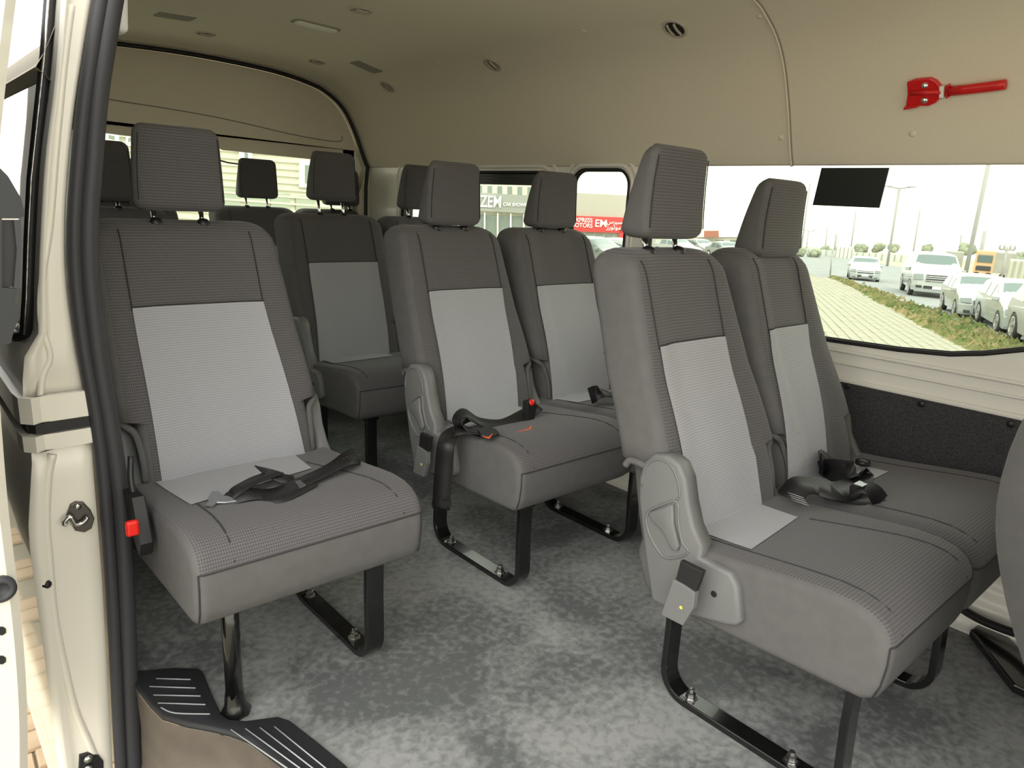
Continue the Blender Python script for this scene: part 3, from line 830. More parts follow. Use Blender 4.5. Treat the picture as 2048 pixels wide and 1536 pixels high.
def ctop(d):
    for i in range(SEAM_I, BACK_I):
        if CS[i][0] <= d <= CS[i+1][0]:
            t = (d-CS[i][0])/(CS[i+1][0]-CS[i][0]); return CS[i][1]+t*(CS[i+1][1]-CS[i][1])
    return .388
def cushion(y0, xl, xr, root_, splits=()):
    V = []; F = []; MI = []; UV = []
    xs = []; r = .020
    for k in range(6): th = k/5*PI/2; xs.append((xl+r*(1-math.cos(th)) if 0 else xl+r-r*math.cos(th), r*(1-math.sin(th))))
    body = [xl+.028, xl+.06]
    x = xl+.09
    while x < xr-.07: body.append(x); x += .035
    body += [xr-.06, xr-.028]
    for s in splits:
        body = [b for b in body if abs(b-s) > .02]+[s-.016, s-.006, s, s+.006, s+.016]
    body.sort()
    for b in body:
        e = 0
        for s in splits:
            dd = abs(b-s)
            if dd < .02: e = max(e, .012*(1-dd/.02)**.7)
        xs.append((b, e))
    for k in range(6): th = PI/2-k/5*PI/2; xs.append((xr-r+r*math.cos(th), r*(1-math.sin(th))))
    arc = [0]
    for i in range(1, len(CS)): arc.append(arc[-1]+math.dist(CS[i], CS[i-1]))
    n = len(CS)
    for x, e in xs:
        for i, (d, z) in enumerate(CS):
            dd = .24+(d-.24)*(1-e/.24); z2 = .33+(z-.33)*(1-e/.09)
            V.append((x, y0+dd, z2)); UV.append((x, arc[i]))
    for i in range(len(xs)-1):
        for j in range(n):
            j2 = (j+1) % n; F.append((i*n+j, (i+1)*n+j, (i+1)*n+j2, i*n+j2))
            MI.append(0 if SEAM_I <= j < BACK_I and 3 <= i < len(xs)-4 else 1)
    F.append(tuple(range(n))); MI.append(1); F.append(tuple((len(xs)-1)*n+j for j in range(n))[::-1]); MI.append(1)
    o = mesh_obj('seat_cushion', V, F, [M_weave, M_plain], root_, MI, True, UV)
    tube('seam', [(x, y0+.24+(-.239)*(1-e/.24)-.0005, .370) for x, e in xs[3:-3]], .0016, M_seam, o, 5)
    for x in (xl+.006, xr-.006):
        tube('seam', [(x, y0+.24+(d-.24)*(1-.0035/.24), z) for d, z in CS[1:5]], .0014, M_seam, o, 5)
    return o
def cush_line(y0, a, b, o, name='seam', n=14):
    P = []
    for i in range(n+1):
        t = i/n; d = a[1]+(b[1]-a[1])*t; P.append((a[0]+(b[0]-a[0])*t+.012*math.sin(t*PI)*0, y0+d, ctop(d)+.0003))
    tube(name, P, .0016, M_seam, o, 5)
def cush_insert(y0, q, root_):
    """q: back-left, back-right, front-right, front-left as (x,d)"""
    V = []; F = []; UV = []; nx, ny = 8, 8
    for i in range(ny+1):
        t = i/ny
        for j in range(nx+1):
            s = j/nx
            ax = q[0][0]+(q[3][0]-q[0][0])*t; ad = q[0][1]+(q[3][1]-q[0][1])*t
            bx = q[1][0]+(q[2][0]-q[1][0])*t; bd = q[1][1]+(q[2][1]-q[1][1])*t
            x = ax+(bx-ax)*s; d = ad+(bd-ad)*s; V.append((x, y0+d, ctop(d)+.0022)); UV.append((x, d))
    for i in range(ny):
        for j in range(nx): k = i*(nx+1)+j; F.append((k, k+nx+1, k+nx+2, k+1))
    tag(mesh_obj('cushion_insert', V, F, M_light, root_, None, True, UV), 'light grey woven insert')
# side cover outline from the near bench, as (d, z)
XC = 1.052
def dz_list(L, x=XC, y0=.31):
    return [(at(u, v, x=x).y-y0, at(u, v, x=x).z) for u, v in L]
COVER = dz_list([(1266, 1000), (1267, 958), (1276, 928), (1298, 910), (1325, 914), (1348, 932), (1360, 962), (1366, 1010), (1376, 1058), (1394, 1100), (1388, 1122), (1420, 1137), (1450, 1152), (1464, 1180), (1471, 1250), (1462, 1259), (1440, 1257), (1330, 1226), (1292, 1206), (1278, 1110)])
COVER_IN = [(.53, .47), (.525, .495), (.505, .512), (.48, .510), (.462, .485), (.45, .44), (.425, .40), (.40, .375), (.36, .36), (.34, .30), (.35, .27), (.47, .25), (.50, .33)]
LEVREC = dz_list([(1286, 1030), (1318, 1012), (1345, 1008), (1348, 1050), (1356, 1090), (1368, 1108), (1345, 1119), (1316, 1116), (1288, 1068)])
LEVER = dz_list([(1292, 1026), (1318, 1018), (1340, 1012), (1341, 1050), (1352, 1094), (1349, 1104), (1338, 1102), (1318, 1062), (1298, 1044)])
PLATE = dz_list([(1352, 1155), (1372, 1166), (1396, 1182), (1392, 1214), (1371, 1248), (1328, 1226)], 1.03)
def side_cover(y0, x, sgn, root_, full=True):
    """sgn -1: cover faces the aisle side at -x"""
    o = prism('side_cover', [(x-sgn*.035, y0+d, z) for d, z in (COVER if full else COVER_IN)], Vector((sgn*.035, 0, 0)), M_plas, root_, .008, 3, True)
    if full:
        xo = x+sgn*.0005
        P = [(xo, y0+d, z) for d, z in LEVREC]
        tube('recess_edge', smooth_path(P, 3, True), .0028, M_plas, o, 6, True)
        prism('release_lever', [(xo-sgn*.002, y0+d, z) for d, z in LEVER], Vector((sgn*.010, 0, 0)), M_plas, o, .003, 2, True)
        dome = dz_list([(1274, 975), (1282, 938), (1302, 922), (1330, 932), (1346, 965), (1350, 995), (1340, 1008)])
        tube('moulded_rim', smooth_path([(xo, y0+d, z) for d, z in dome], 4), .0022, M_plas, o, 6)
        c = dz_list([(1419, 1193)])[0]
        lathe('screw_hole', (xo+sgn*.0006, y0+c[0], c[1]), (sgn, 0, 0), [(.006, 0), (.006, .0006), (.001, .0006)], M_gap, o, 12)  # flat dark disc painted for the shade in the hole
    return o
def anchor(y0, x, root_):
    b = prism('belt_anchor', [(x, y0+d, z) for d, z in PLATE], Vector((-.012, 0, 0)), M_plas, root_, .002, 2)
    pc = (sum(d for d, z in PLATE)/6, sum(z for d, z in PLATE)/6)
    lathe('yellow_dot', (x-.0125, y0+pc[0]-.002, pc[1]-.012), (-1, 0, 0), [(.0035, 0), (.0035, .0008), (.001, .001)], M_yel, b, 10)
    st = dz_list([(1368, 1118), (1413, 1140), (1396, 1186), (1376, 1178), (1356, 1166), (1362, 1140)], 1.035)
    prism('strap_stub', [(x+.002, y0+d, z) for d, z in st], Vector((-.010, 0, 0)), M_belt, b, .002, 2)
    return b
def uframe(y0, x, root_, d0=.064, d1=.437, zt=.285, zb=.27):
    r = .05; P = [(d0-.0, zt)]
    P += [(d0, .15)]
    for k in range(7): a = k/6*PI/2; P.append((d0+r-r*math.cos(a), .005+r-r*math.sin(a)))
    for k in range(7): a = k/6*PI/2; P.append((d1-r+r*math.sin(a), .005+r-r*math.cos(a)))
    P += [(d1, .15), (d1+.005, zb)]
    path = [(x, y0+d, z) for d, z in P]
    o = sweep('leg_frame', path, [(-.021, -.0045), (.021, -.0045), (.021, .0045), (-.021, .0045)], M_frame, root_, hints=[Vector((1, 0, 0)).cross(Vector((0, 0, 0))) if 0 else Vector(((0, 1, 0) if i < 3 else (0, -1, 0) if i > len(P)-4 else (0, 0, 1))) for i in range(len(P))], smooth=False)
    return o
def uframe2(y0, x, root_, d0=.064, d1=.437, zt=.285, zb=.27, w=.021, th=.0075):
    """explicit flat-bar sweep with its width along x"""
    r = .055; P = [(d0+.004, zt), (d0+.004, .16)]
    for k in range(8): a = k/7*PI/2; P.append((d0+r-r*math.cos(a), .008+r-r*math.sin(a)))
    for k in range(8): a = k/7*PI/2; P.append((d1-r+r*math.sin(a), .008+r-r*math.cos(a)))
    P += [(d1, .16), (d1+.005, zb)]
    V = []; F = []; n = len(P)
    for i in range(n):
        a = Vector(P[min(i+1, n-1)])-Vector(P[max(i-1, 0)]); a.normalize(); nn = Vector((-a.y, a.x))
        for sx, st in ((-1, -1), (1, -1), (1, 1), (-1, 1)):
            V.append((x+sx*w, y0+P[i][0]+nn.x*st*th, max(P[i][1]+nn.y*st*th, .0005)))
    for i in range(n-1):
        for j in range(4): F.append((i*4+j, i*4+(j+1) % 4, i*4+4+(j+1) % 4, i*4+4+j))
    F += [(0, 3, 2, 1), tuple((n-1)*4+j for j in range(4))]
    o = mesh_obj('leg_frame', V, F, M_frame, root_)
    bm = bmesh.new(); bm.from_mesh(o.data); bmesh.ops.recalc_face_normals(bm, faces=bm.faces)
    ed = [e for e in bm.edges if len(e.link_faces) == 2 and abs((e.verts[0].co-e.verts[1].co).normalized().x) < .5 and e.calc_face_angle(0) > 1.2]
    bmesh.ops.bevel(bm, geom=ed, offset=.002, segments=2, profile=.5, affect='EDGES'); bm.to_mesh(o.data); bm.free()
    for d in (.153, .377):
        b = lathe('floor_bolt', (x, y0+d, .015), (0, 0, 1), [(.0155, 0), (.0155, .002), (.012, .0025), (.012, .004), (.0100, .005), (.0100, .013), (.006, .015), (.006, .022), (.002, .023)], M_zinc, o, 6, False)
    # bracket at the top of the front leg
    box('leg_bracket', (x-.026, y0+d0-.008, zt-.045), (x+.026, y0+d0+.03, zt-.012), M_frame, o, .003)
    return o
def ribbon(name, pts, width, mt, parent, nrm=None, th=.0012, n=5, wd=None):
    """pts: list of (point, width-direction)"""
    P = smooth_path([p for p, w_ in pts], n); Wd = smooth_path([Vector(w_) for p, w_ in pts], n)
    V = []; F = []
    for i, p in enumerate(P):
        t = (P[min(i+1, len(P)-1)]-P[max(i-1, 0)]).normalized(); w_ = Wd[i]; w_ = (w_-t*w_.dot(t))
        w_ = w_.normalized() if w_.length > 1e-6 else Vector((1, 0, 0))
        nn = t.cross(w_).normalized()
        for s, h in ((-1, -1), (1, -1), (1, 1), (-1, 1)): V.append(p+w_*(s*width/2)+nn*(h*th))
    for i in range(len(P)-1):
        for j in range(4): F.append((i*4+j, i*4+(j+1) % 4, i*4+4+(j+1) % 4, i*4+4+j))
    F += [(0, 3, 2, 1), tuple((len(P)-1)*4+j for j in range(4))]
    return mesh_obj(name, V, F, mt, parent, smooth=True)
def buckle_red(c, root_, rot=0, s=1.0):
    b = box('buckle', Vector(c)-Vector((.012, .018, .03))*s, Vector(c)+Vector((.012, .018, .03))*s, M_blackp, root_, .005, 3, Matrix.Rotation(rot, 4, 'X'))
    return b

# ---- single seats on the door side
def single_seat(y0, label, dx=0, detail=True):
    cx = .555+dx
    r_ = root('single_seat', (cx, y0+.25, 0), label, 'seat', 'fabric passenger seats of the van')
    B_ = dict(xl=.335+dx, xr=.785+dx, tl=.340+dx, tr=.742+dx, pl=.398+dx, pr=.722+dx, ql=.397+dx, qr=.683+dx)
    o = cushion(y0-.01, .333+dx, .795+dx, r_)
    cush_line(y0-.01, (.405+dx, .30), (.400+dx, .003), o); cush_line(y0-.01, (.69+dx, .33), (.745+dx, .003), o)
    cush_insert(y0-.01, [(.385+dx, .43), (.70+dx, .43), (.672+dx, .265), (.392+dx, .195)], r_)
    backrest(y0, B_, r_)
    headrest(y0, .536+dx, r_)
    side_cover(y0, .333+dx, -1, r_, False); side_cover(y0, .800+dx, 1, r_, False)
    uframe2(y0, .719+dx, r_)
    p = Vector((.423+dx, y0+.094, 0))
    lg = tube('leg', [p+Vector((-.005, -.01, .30)), p+Vector((0, 0, .02))], .0165, M_frame, r_, 14)
    lathe('foot', p, (0, 0, 1), [(.030, .0), (.030, .004), (.020, .02), (.0180, .045), (.0165, .055)], M_frame, lg, 8)
    return r_, cx
s1, _ = single_seat(1.14, 'single grey fabric seat nearest the door pillar, on a round leg, belt across its cushion')
# belt across the cushion
zc = .415
def cpt(u, v, z=zc): return at(u, v, z=z)
Z = Vector((0, 0, 1))
y01 = 1.13
belt = ribbon('seat_belt', [(cpt(714, 912, .42), (0, .6, .5)), (cpt(690, 922, .437), (.1, 1, .1)), (cpt(640, 948, .430), (.2, 1, 0)), (cpt(590, 970, .428), (.2, 1, 0)), (cpt(545, 988, .420), (.1, 1, .1)), (cpt(495, 988, .430), (.1, 1, .2)), (cpt(450, 1000, .420), (.3, 1, .2))], .044, M_belt, s1)
ribbon('belt_fold', [(cpt(455, 1004, .415), (.3, 1, .2)), (cpt(470, 985, .43), (.3, 1, .2)), (cpt(500, 965, .437), (.3, 1, 0)), (cpt(530, 953, .437), (.4, 1, 0)), (cpt(556, 943, .437), (.4, 1, 0))], .034, M_belt, belt)
ribbon('belt_fold', [(cpt(525, 935, .437), (.6, 1, -.3)), (cpt(560, 955, .43), (.7, 1, 0)), (cpt(590, 962, .42), (.7, 1, 0))], .042, M_belt, belt)
ribbon('belt_fold', [(cpt(470, 1012, .418), (.5, 1, .2)), (cpt(510, 1003, .42), (.2, 1, .1)), (cpt(560, 996, .426), (.1, 1, .1)), (cpt(620, 966, .428), (.2, 1, .0))], .04, M_belt, belt)
sl = [cpt(416, 995), cpt(422, 988), cpt(440, 990), cpt(470, 998), cpt(468, 1006), cpt(448, 1008), cpt(436, 1004), cpt(428, 1016), cpt(408, 1016), cpt(412, 1008), cpt(428, 1004)]
M_tong = mat('belt_tongue_steel', (.42, .44, .46), .25, .9)
sl2 = [cpt(*p, z=.421) for p in ((416, 998), (424, 986), (436, 985), (448, 994), (470, 998), (473, 1005), (452, 1008), (434, 1008), (426, 1016), (410, 1014), (417, 1006))]
prism('tongue', sl2, Vector((0, 0, .004)), M_tong, belt, .001)
prism('slider', [cpt(*p, z=.43) for p in ((590, 965), (600, 962), (612, 972), (600, 978))], Vector((0, 0, .003)), M_tong, belt, .0005)
# buckle with red button at the outboard side
bk = prism('buckle', [(.300, 1.36, .44), (.300, 1.425, .435), (.300, 1.40, .365), (.300, 1.34, .33), (.300, 1.325, .36)], Vector((.024, 0, 0)), M_blackp, s1, .004, 2)
c = at(265, 1057, y=1.325)
box('red_button', c-Vector((.011, .004, .015)), c+Vector((.011, .008, .015)), M_red, bk, .005, 3)
tube('buckle_stalk', smooth_path([(.318, 1.42, .50), (.312, 1.41, .46), (.312, 1.39, .41)], 4), .006, M_blackp, bk, 8)
done()
s3, _ = single_seat(2.0, 'dark single fabric seat directly behind the seat nearest the door pillar', .025)
done()

# ---- double benches on the window side
def bench(y0, label, s, b1, b2, h1, h2, cl, cr, name='double_bench', raise1=0, raise2=0, legs=True, yaw2=0):
    r_ = root(name, ((cl+cr)/2, y0+.25, 0), label, 'seat', 'fabric passenger seats of the van')
    o = cushion(y0, cl, cr, r_, (s,))
    w = s-cl
    cush_line(y0, (cl+.055, .36), (cl+.045, .003), o)
    cush_line(y0, (s-.115, .28), (s-.060, .003), o)
    cush_line(y0, (s+.060, .34), (s+.050, .003), o)
    cush_line(y0, (cr-.075, .40), (cr-.060, .003), o)
    cush_insert(y0, [(cl+.072, .44), (s-.10, .44), (s-.125, .300), (cl+.060, .278)], r_)
    cush_insert(y0, [(s+.055, .44), (cr-.13, .44), (cr-.15, .300), (s+.065, .30)], r_)
    backrest(y0, b1, r_); backrest(y0, b2, r_)
    headrest(y0, h1, r_, raise1); headrest(y0, h2, r_, raise2, yaw=yaw2)
    side_cover(y0, cl-.018, -1, r_, True)
    side_cover(y0, s+.016, 1, r_, False)
    side_cover(y0, cr-.02, 1, r_, False)
    uframe2(y0, cl+.085, r_); uframe2(y0, cl+.535, r_)
    return r_
BR = dict(xl=1.072, xr=1.495, tl=1.095, tr=1.420, pl=1.125, pr=1.391, ql=1.128, qr=1.366)
BR2 = dict(xl=1.500, xr=1.885, tl=1.500, tr=1.800, pl=1.500, pr=1.715, ql=1.543, qr=1.745)
rb = bench(.31, 'nearest double fabric bench beside the large side window, crumpled black belt on its far seat', 1.49, BR, BR2, 1.250, 1.668, 1.085, 1.975, raise2=-.040)
anchor(.31, 1.032, rb)
# crumpled belt on its far seat
def rp(u, v, z=.405): return at(u, v, z=z)
bt = ribbon('seat_belt', [(rp(1640, 945, .40), (0, .6, 1)), (rp(1665, 940, .43), (.2, .7, .6)), (rp(1700, 945, .445), (.3, 1, .2)), (rp(1722, 955, .44), (.3, 1, -.2)), (rp(1700, 975, .43), (.4, 1, .3)), (rp(1670, 985, .43), (.5, 1, .4)), (rp(1630, 972, .437), (.5, 1, .4)), (rp(1600, 972, .44), (.4, 1, .4)), (rp(1578, 995, .42), (.4, 1, .3))], .055, M_belt, rb)
ribbon('belt_fold', [(rp(1645, 985, .42), (.4, 1, .3)), (rp(1690, 995, .415), (.4, 1, .2)), (rp(1730, 1000, .412), (.3, 1, .2)), (rp(1765, 995, .415), (.2, 1, .3))], .045, M_belt, bt)
ribbon('belt_fold', [(rp(1700, 985, .43), (.7, .4, .4)), (rp(1725, 975, .45), (.8, .2, .3)), (rp(1748, 985, .44), (.8, -.2, .3)), (rp(1762, 1003, .415), (.8, -.3, .1))], .038, M_belt, bt)
ribbon('belt_fold', [(rp(1650, 935, .42), (.8, .3, .5)), (rp(1640, 925, .45), (.8, .3, .4)), (rp(1655, 918, .44), (.8, .4, .1)), (rp(1672, 930, .42), (.8, .4, 0))], .05, M_belt, bt)
box('tongue', rp(1722, 968, .455)-Vector((.014, .01, .002)), rp(1722, 968, .455)+Vector((.014, .01, .002)), M_tong, bt, .001)
for k in range(4):
    a = rp(1576+3*k, 985+5*k, .447-.003*k); b = rp(1608+3*k, 996+5*k, .447-.003*k)
    tube('webbing_stripe', [a, b], .0007, M_rib, bt, 4)
lathe('window_side_buckle', rp(1725, 929, .41), (0, 0, 1), [(.018, 0), (.018, .01), (.006, .014)], M_blackp, rb, 12)
done()
BM = dict(xl=1.105, xr=1.540, tl=1.125, tr=1.492, pl=1.168, pr=1.441, ql=1.181, qr=1.458)
BM2 = dict(xl=1.556, xr=1.975, tl=1.560, tr=1.920, pl=1.590, pr=1.87, ql=1.607, qr=1.88)
mb = bench(1.17, 'middle double fabric bench with a black belt hanging over its aisle side', 1.545, BM, BM2, 1.325, 1.752, 1.100, 1.985, raise1=-.018, raise2=-.018)
anchor(1.17, 1.052, mb)
def mp_(u, v, z): return at(u, v, z=z)
xb = 1.018
hb = lambda u, v: at(u, v, x=xb)
bt = ribbon('seat_belt', [(hb(882, 1018), (.6, -.8, 0)), (hb(884, 980), (.6, -.8, 0)), (hb(888, 930), (.6, -.8, 0)), (hb(892, 890), (.5, -.85, 0)), (at(903, 866, x=1.055), (.2, -1, 0)), (at(930, 862, z=.430), (-.1, -1, 0)), (at(975, 868, z=.42), (-.1, -1, 0))], .047, M_belt, mb)
prism('end_clip', [hb(865, 998), hb(904, 1003), hb(903, 1012), hb(864, 1008)], Vector((-.004, -.003, 0)), M_rub, bt, .001)
ribbon('belt_fold', [(at(1075, 810, z=.445), (.2, 1, .5)), (at(1050, 830, z=.42), (.2, 1, .4)), (at(1010, 848, z=.41), (.2, 1, .3)), (at(965, 846, z=.42), (.2, 1, .4)), (at(935, 830, z=.45), (.3, 1, .5)), (at(922, 845, z=.445), (.3, 1, .2)), (at(945, 868, z=.42), (.3, 1, 0)), (at(985, 872, z=.416), (.3, 1, 0))], .048, M_belt, bt)
prism('tongue', [at(u, v, z=.432) for u, v in ((955, 862), (975, 856), (992, 862), (998, 870), (985, 877), (962, 874))], Vector((0, 0, .006)), M_blackp, bt, .001)
tube('orange_tag', [at(1030, 866, z=.418), at(1046, 862, z=.42), at(1060, 858, z=.42), at(1063, 852, z=.428)], .0025, M_orange, bt, 6)
tube('orange_tag', [at(966, 873, z=.438), at(978, 876, z=.44), at(984, 868, z=.443)], .002, M_orange, bt, 6)
c = at(1058, 808, z=.455)
b = box('buckle', c-Vector((.016, .012, .05)), c+Vector((.016, .012, .012)), M_blackp, mb, .004)
lathe('red_button', c+Vector((0, -.008, .006)), (-.3, -1, .5), [(.009, 0), (.009, .006), (.003, .008)], M_red, b, 12)
bt = ribbon('seat_belt', [(at(1180, 792, z=.44), (.1, 1, .6)), (at(1200, 785, z=.46), (.2, 1, .3)), (at(1225, 790, z=.44), (.3, 1, .2)), (at(1260, 812, z=.42), (.3, 1, 0))], .05, M_belt, mb)
done()
B3 = dict(xl=1.15, xr=1.60, tl=1.165, tr=1.585, pl=1.205, pr=1.510, ql=1.230, qr=1.528)
B32 = dict(xl=1.61, xr=2.0, tl=1.61, tr=1.96, pl=1.65, pr=1.90, ql=1.66, qr=1.90)
b3 = bench(2.03, 'dark double fabric bench behind the middle bench, seen down the aisle', 1.60, B3, B32, 1.388, 1.80, 1.150, 1.99, raise1=.03, raise2=.01)
c = at(797, 708, x=1.60)
b = box('buckle', (1.575, 2.44, .40), (1.60, 2.47, .455), M_blackp, b3, .004)
box('red_button', (1.578, 2.432, .43), (1.597, 2.445, .452), M_red, b, .003)
done()
B4 = dict(xl=1.21, xr=1.63, tl=1.215, tr=1.62, pl=1.27, pr=1.57, ql=1.28, qr=1.56)
B42 = dict(xl=1.64, xr=2.0, tl=1.64, tr=1.99, pl=1.70, pr=1.95, ql=1.70, qr=1.95)
bench(2.89, 'rearmost dark bench on the window side, its headrests against the back window', 1.635, B4, B42, 1.437, 1.885, 1.21, 1.99, raise1=.018, raise2=.0)
done()
B5 = dict(xl=.66, xr=1.07, tl=.67, tr=1.05, pl=.72, pr=1.0, ql=.72, qr=1.0)
r_ = root('single_seat', (.86, 3.14, 0), 'rearmost dark seat half hidden behind the two door-side seats', 'seat', 'fabric passenger seats of the van')
cushion(2.89, .66, 1.08, r_); backrest(2.89, B5, r_); headrest(2.89, .80, r_, -.02); uframe2(2.89, .78, r_)
done()
# the bench in front: its back fills the right edge of the picture
y0 = -.46
B0 = dict(xl=1.085, xr=1.49, tl=1.12, tr=1.42, pl=1.15, pr=1.40, ql=1.16, qr=1.38)
B02 = dict(xl=1.50, xr=1.88, tl=1.52, tr=1.80, pl=1.55, pr=1.75, ql=1.56, qr=1.75)
f0 = bench(y0, 'front bench at the right edge of the picture, only its grey fabric back showing', 1.49, B0, B02, 1.26, 1.67, 1.09, 1.95)
prism('back_shell', smooth_path([(1.10, y, z) for y, z in ((.05, .33), (.10, .345), (.155, .43), (.203, .54), (.227, .64), (.222, .75), (.19, .83), (.12, .86), (.05, .80), (.03, .55))], 3, True), Vector((.385, 0, 0)), M_plain, f0, .012, 3, True)
prism('floor_strut', [at(u, v, z=.006) for u, v in ((1938, 1272), (1952, 1262), (1985, 1266), (2012, 1285), (2130, 1400), (2110, 1425), (2024, 1384), (2010, 1366))], Vector((0, 0, .02)), M_frame, f0, .004)
done()

# ------------------------------------------------------------------ outside
def V3(x, y, z=None): return Vector((x, y, gz(x) if z is None else z))
M_sand = mat('sandy_ground', (.40, .36, .27), .95, noise=.25, nscale=.8)
M_asph = mat('pale_asphalt', (.27, .28, .28), .9, noise=.2, nscale=1.5)
M_pav = mat('cream_paver', (.345, .325, .25), .9, noise=.22, nscale=3)
M_joint = mat('paver_joint', (.26, .245, .175), .95)
M_pav2 = mat('tan_paver', (.52, .38, .24), .9, noise=.2, nscale=5)
M_grass = mat('dusty_green_grass', (.075, .12, .028), .95, noise=.5, nscale=2.2, col2=(.24, .19, .09))
M_bush = mat('grey_green_bush', (.30, .33, .24), .95, noise=.3, nscale=1)
M_car = mat('white_car_paint', (.37, .39, .385), .25, coat=.6)
M_cglass = mat('car_glass', (.10, .14, .14), .08, coat=.6)
M_tyre = mat('tyre', (.035, .035, .035), .8)
M_alloy = mat('alloy_wheel', (.55, .55, .55), .35, .8)
M_lampc = mat('headlamp', (.16, .18, .18), .15, coat=.8)
M_dark = mat('dark_trim', (.04, .045, .045), .5)
M_pole = mat('galvanised_pole', (.34, .33, .32), .6)
M_wall1 = mat('pale_render_wall', (.62, .60, .52), .9, noise=.08, nscale=.6)
M_grey = mat('grey_fascia', (.30, .31, .29), .8)
M_bldg = mat('grey_panel_cladding', (.42, .40, .36), .8)
M_shop = mat('shop_glass', (.20, .24, .22), .15)
M_signr = mat('red_sign', (.62, .05, .05), .5)
M_signw = mat('white_sign_letters', (.85, .86, .84), .5)
M_ylw = mat('orange_panel', (.60, .38, .22), .8)
M_brick = mat('red_brown_block', (.34, .14, .10), .9)
def gpoly(name, pts, dz, mt, th=.04):
    o = prism(name, [V3(x, y, gz(x)+dz) for x, y in pts], Vector((0, 0, -th)), mt); return struct(o)
g_ = gpoly('ground', [(-30, -60), (260, -60), (260, 220), (-30, 220)], 0, M_sand)
gpoly('trim_20', [(12, -9), (57.4, 13.1), (71.7, 23.7), (92.7, 37.0), (140, 72), (140, 88), (97, 62), (54, 28), (41, 19.6), (33, 14.9), (27, 11.4), (20, 6.6), (8, -.5)], .02, M_asph)
PV = gpoly('trim_21', [(16.7, 4.29), (18.32, 5.32), (20.76, 6.71), (24.34, 8.7), (27.17, 10.42), (33, 13.6), (41.1, 18.6), (47, 23), (38, 24), (20, 14), (3, 5), (3, -3.2)], .015, M_joint)
# individual pavers of the pavement beyond the window
pe = Vector((24.4, 14.33)).normalized(); pn = Vector((-pe.y, pe.x)); E0 = Vector((16.7, 4.29))
def brick_mesh(l, w, h=.012, z0=0.0):
    me = bpy.data.meshes.new('brick'); a, b = l/2, w/2; c = .006
    v = [(-a, -b, 0), (a, -b, 0), (a, b, 0), (-a, b, 0), (-a+c, -b+c, h), (a-c, -b+c, h), (a-c, b-c, h), (-a+c, b-c, h)]
    me.from_pydata(v, [], [(0, 1, 5, 4), (1, 2, 6, 5), (2, 3, 7, 6), (3, 0, 4, 7), (4, 5, 6, 7)]); return me
BL, BWD = .62, .225
bm_ = brick_mesh(BL-.014, BWD-.014, .014); bm_.materials.append(M_pav)
cells = []
for j in range(0, 30):
    for i in range(-12, 44):
        c = E0+pe*(i*BL+(j % 2)*BL/2)+pn*(j*BWD+.14)
        if c.x < 3: continue
        d = c-Vector((0, 0)); 
        # in view through the window
        q = Vector((c.x, c.y, gz(c.x)))-CAM; zc_ = q.dot(CF); uu = q.dot(CR)/zc_*FPX+CX; vv = q.dot(CD)/zc_*FPX+CY
        vis = 1600 < uu < 2048 and 500 < vv < 716
        if j*BWD < 5.6+.0*i or vis: cells.append((0 if vis else 1, q.length, c))
cells.sort(key=lambda t: (t[0], t[1]))
rotz = math.atan2(pe.y, pe.x); tilt = math.atan(GB)
Mr = Matrix.Rotation(-tilt, 4, 'Y') @ Matrix.Rotation(rotz, 4, 'Z')
for k, (a_, b_, c) in enumerate(cells[:290]):
    o = bpy.data.objects.new('brick', bm_); S.collection.objects.link(o); o.parent = PV
    o.matrix_local = Matrix.Translation((c.x, c.y, gz(c.x)+.018+random.uniform(-.004, .004))) @ Mr
V = []; F = []
for a_, b_, c in cells[290:]:
    mt_ = Matrix.Translation((c.x, c.y, gz(c.x)+.018+random.uniform(-.004, .004))) @ Mr; n0 = len(V)
    for v in bm_.vertices: V.append(mt_ @ v.co)
    F += [tuple(i+n0 for i in p.vertices) for p in bm_.polygons]
tag(mesh_obj('far_bricks', V, F, M_pav, PV), kind='stuff')
# tan pavers beside the van, below the open door
PN = struct(prism('trim_22', [V3(x, y, gz(x)+.012) for x, y in ((-1.5, .5), (.9, .5), (.9, 9), (-1.5, 9))], Vector((0, 0, -.02)), M_joint))
b2 = brick_mesh(.215, .105, .012); b2.materials.append(M_pav2); cnt = 0
for j in range(-6, 30):
    for i in range(-8, 30):
        # herringbone, pairs of bricks at right angles
        for q in (0, 1):
            bx = (i*.225+j*.11); by = (j*.11-i*.0)
            if (i+j) % 1: continue
            x = -.9+i*.22+(j % 4)*.055+q*.0; y = 1.9+j*.11*1.0
            if q: continue
            if not (-.12 < x < .62 and 1.9 < y < 5.0): continue
            if cnt >= 290: continue
            o = bpy.data.objects.new('brick', b2); S.collection.objects.link(o); o.parent = PN
            o.matrix_local = Matrix.Translation((x+.055*(j % 2), y, gz(x)+.014+random.uniform(-.001, .002))) @ Matrix.Rotation(-tilt, 4, 'Y') @ Matrix.Rotation(.03 if j % 2 else -.03, 4, 'Z'); cnt += 1
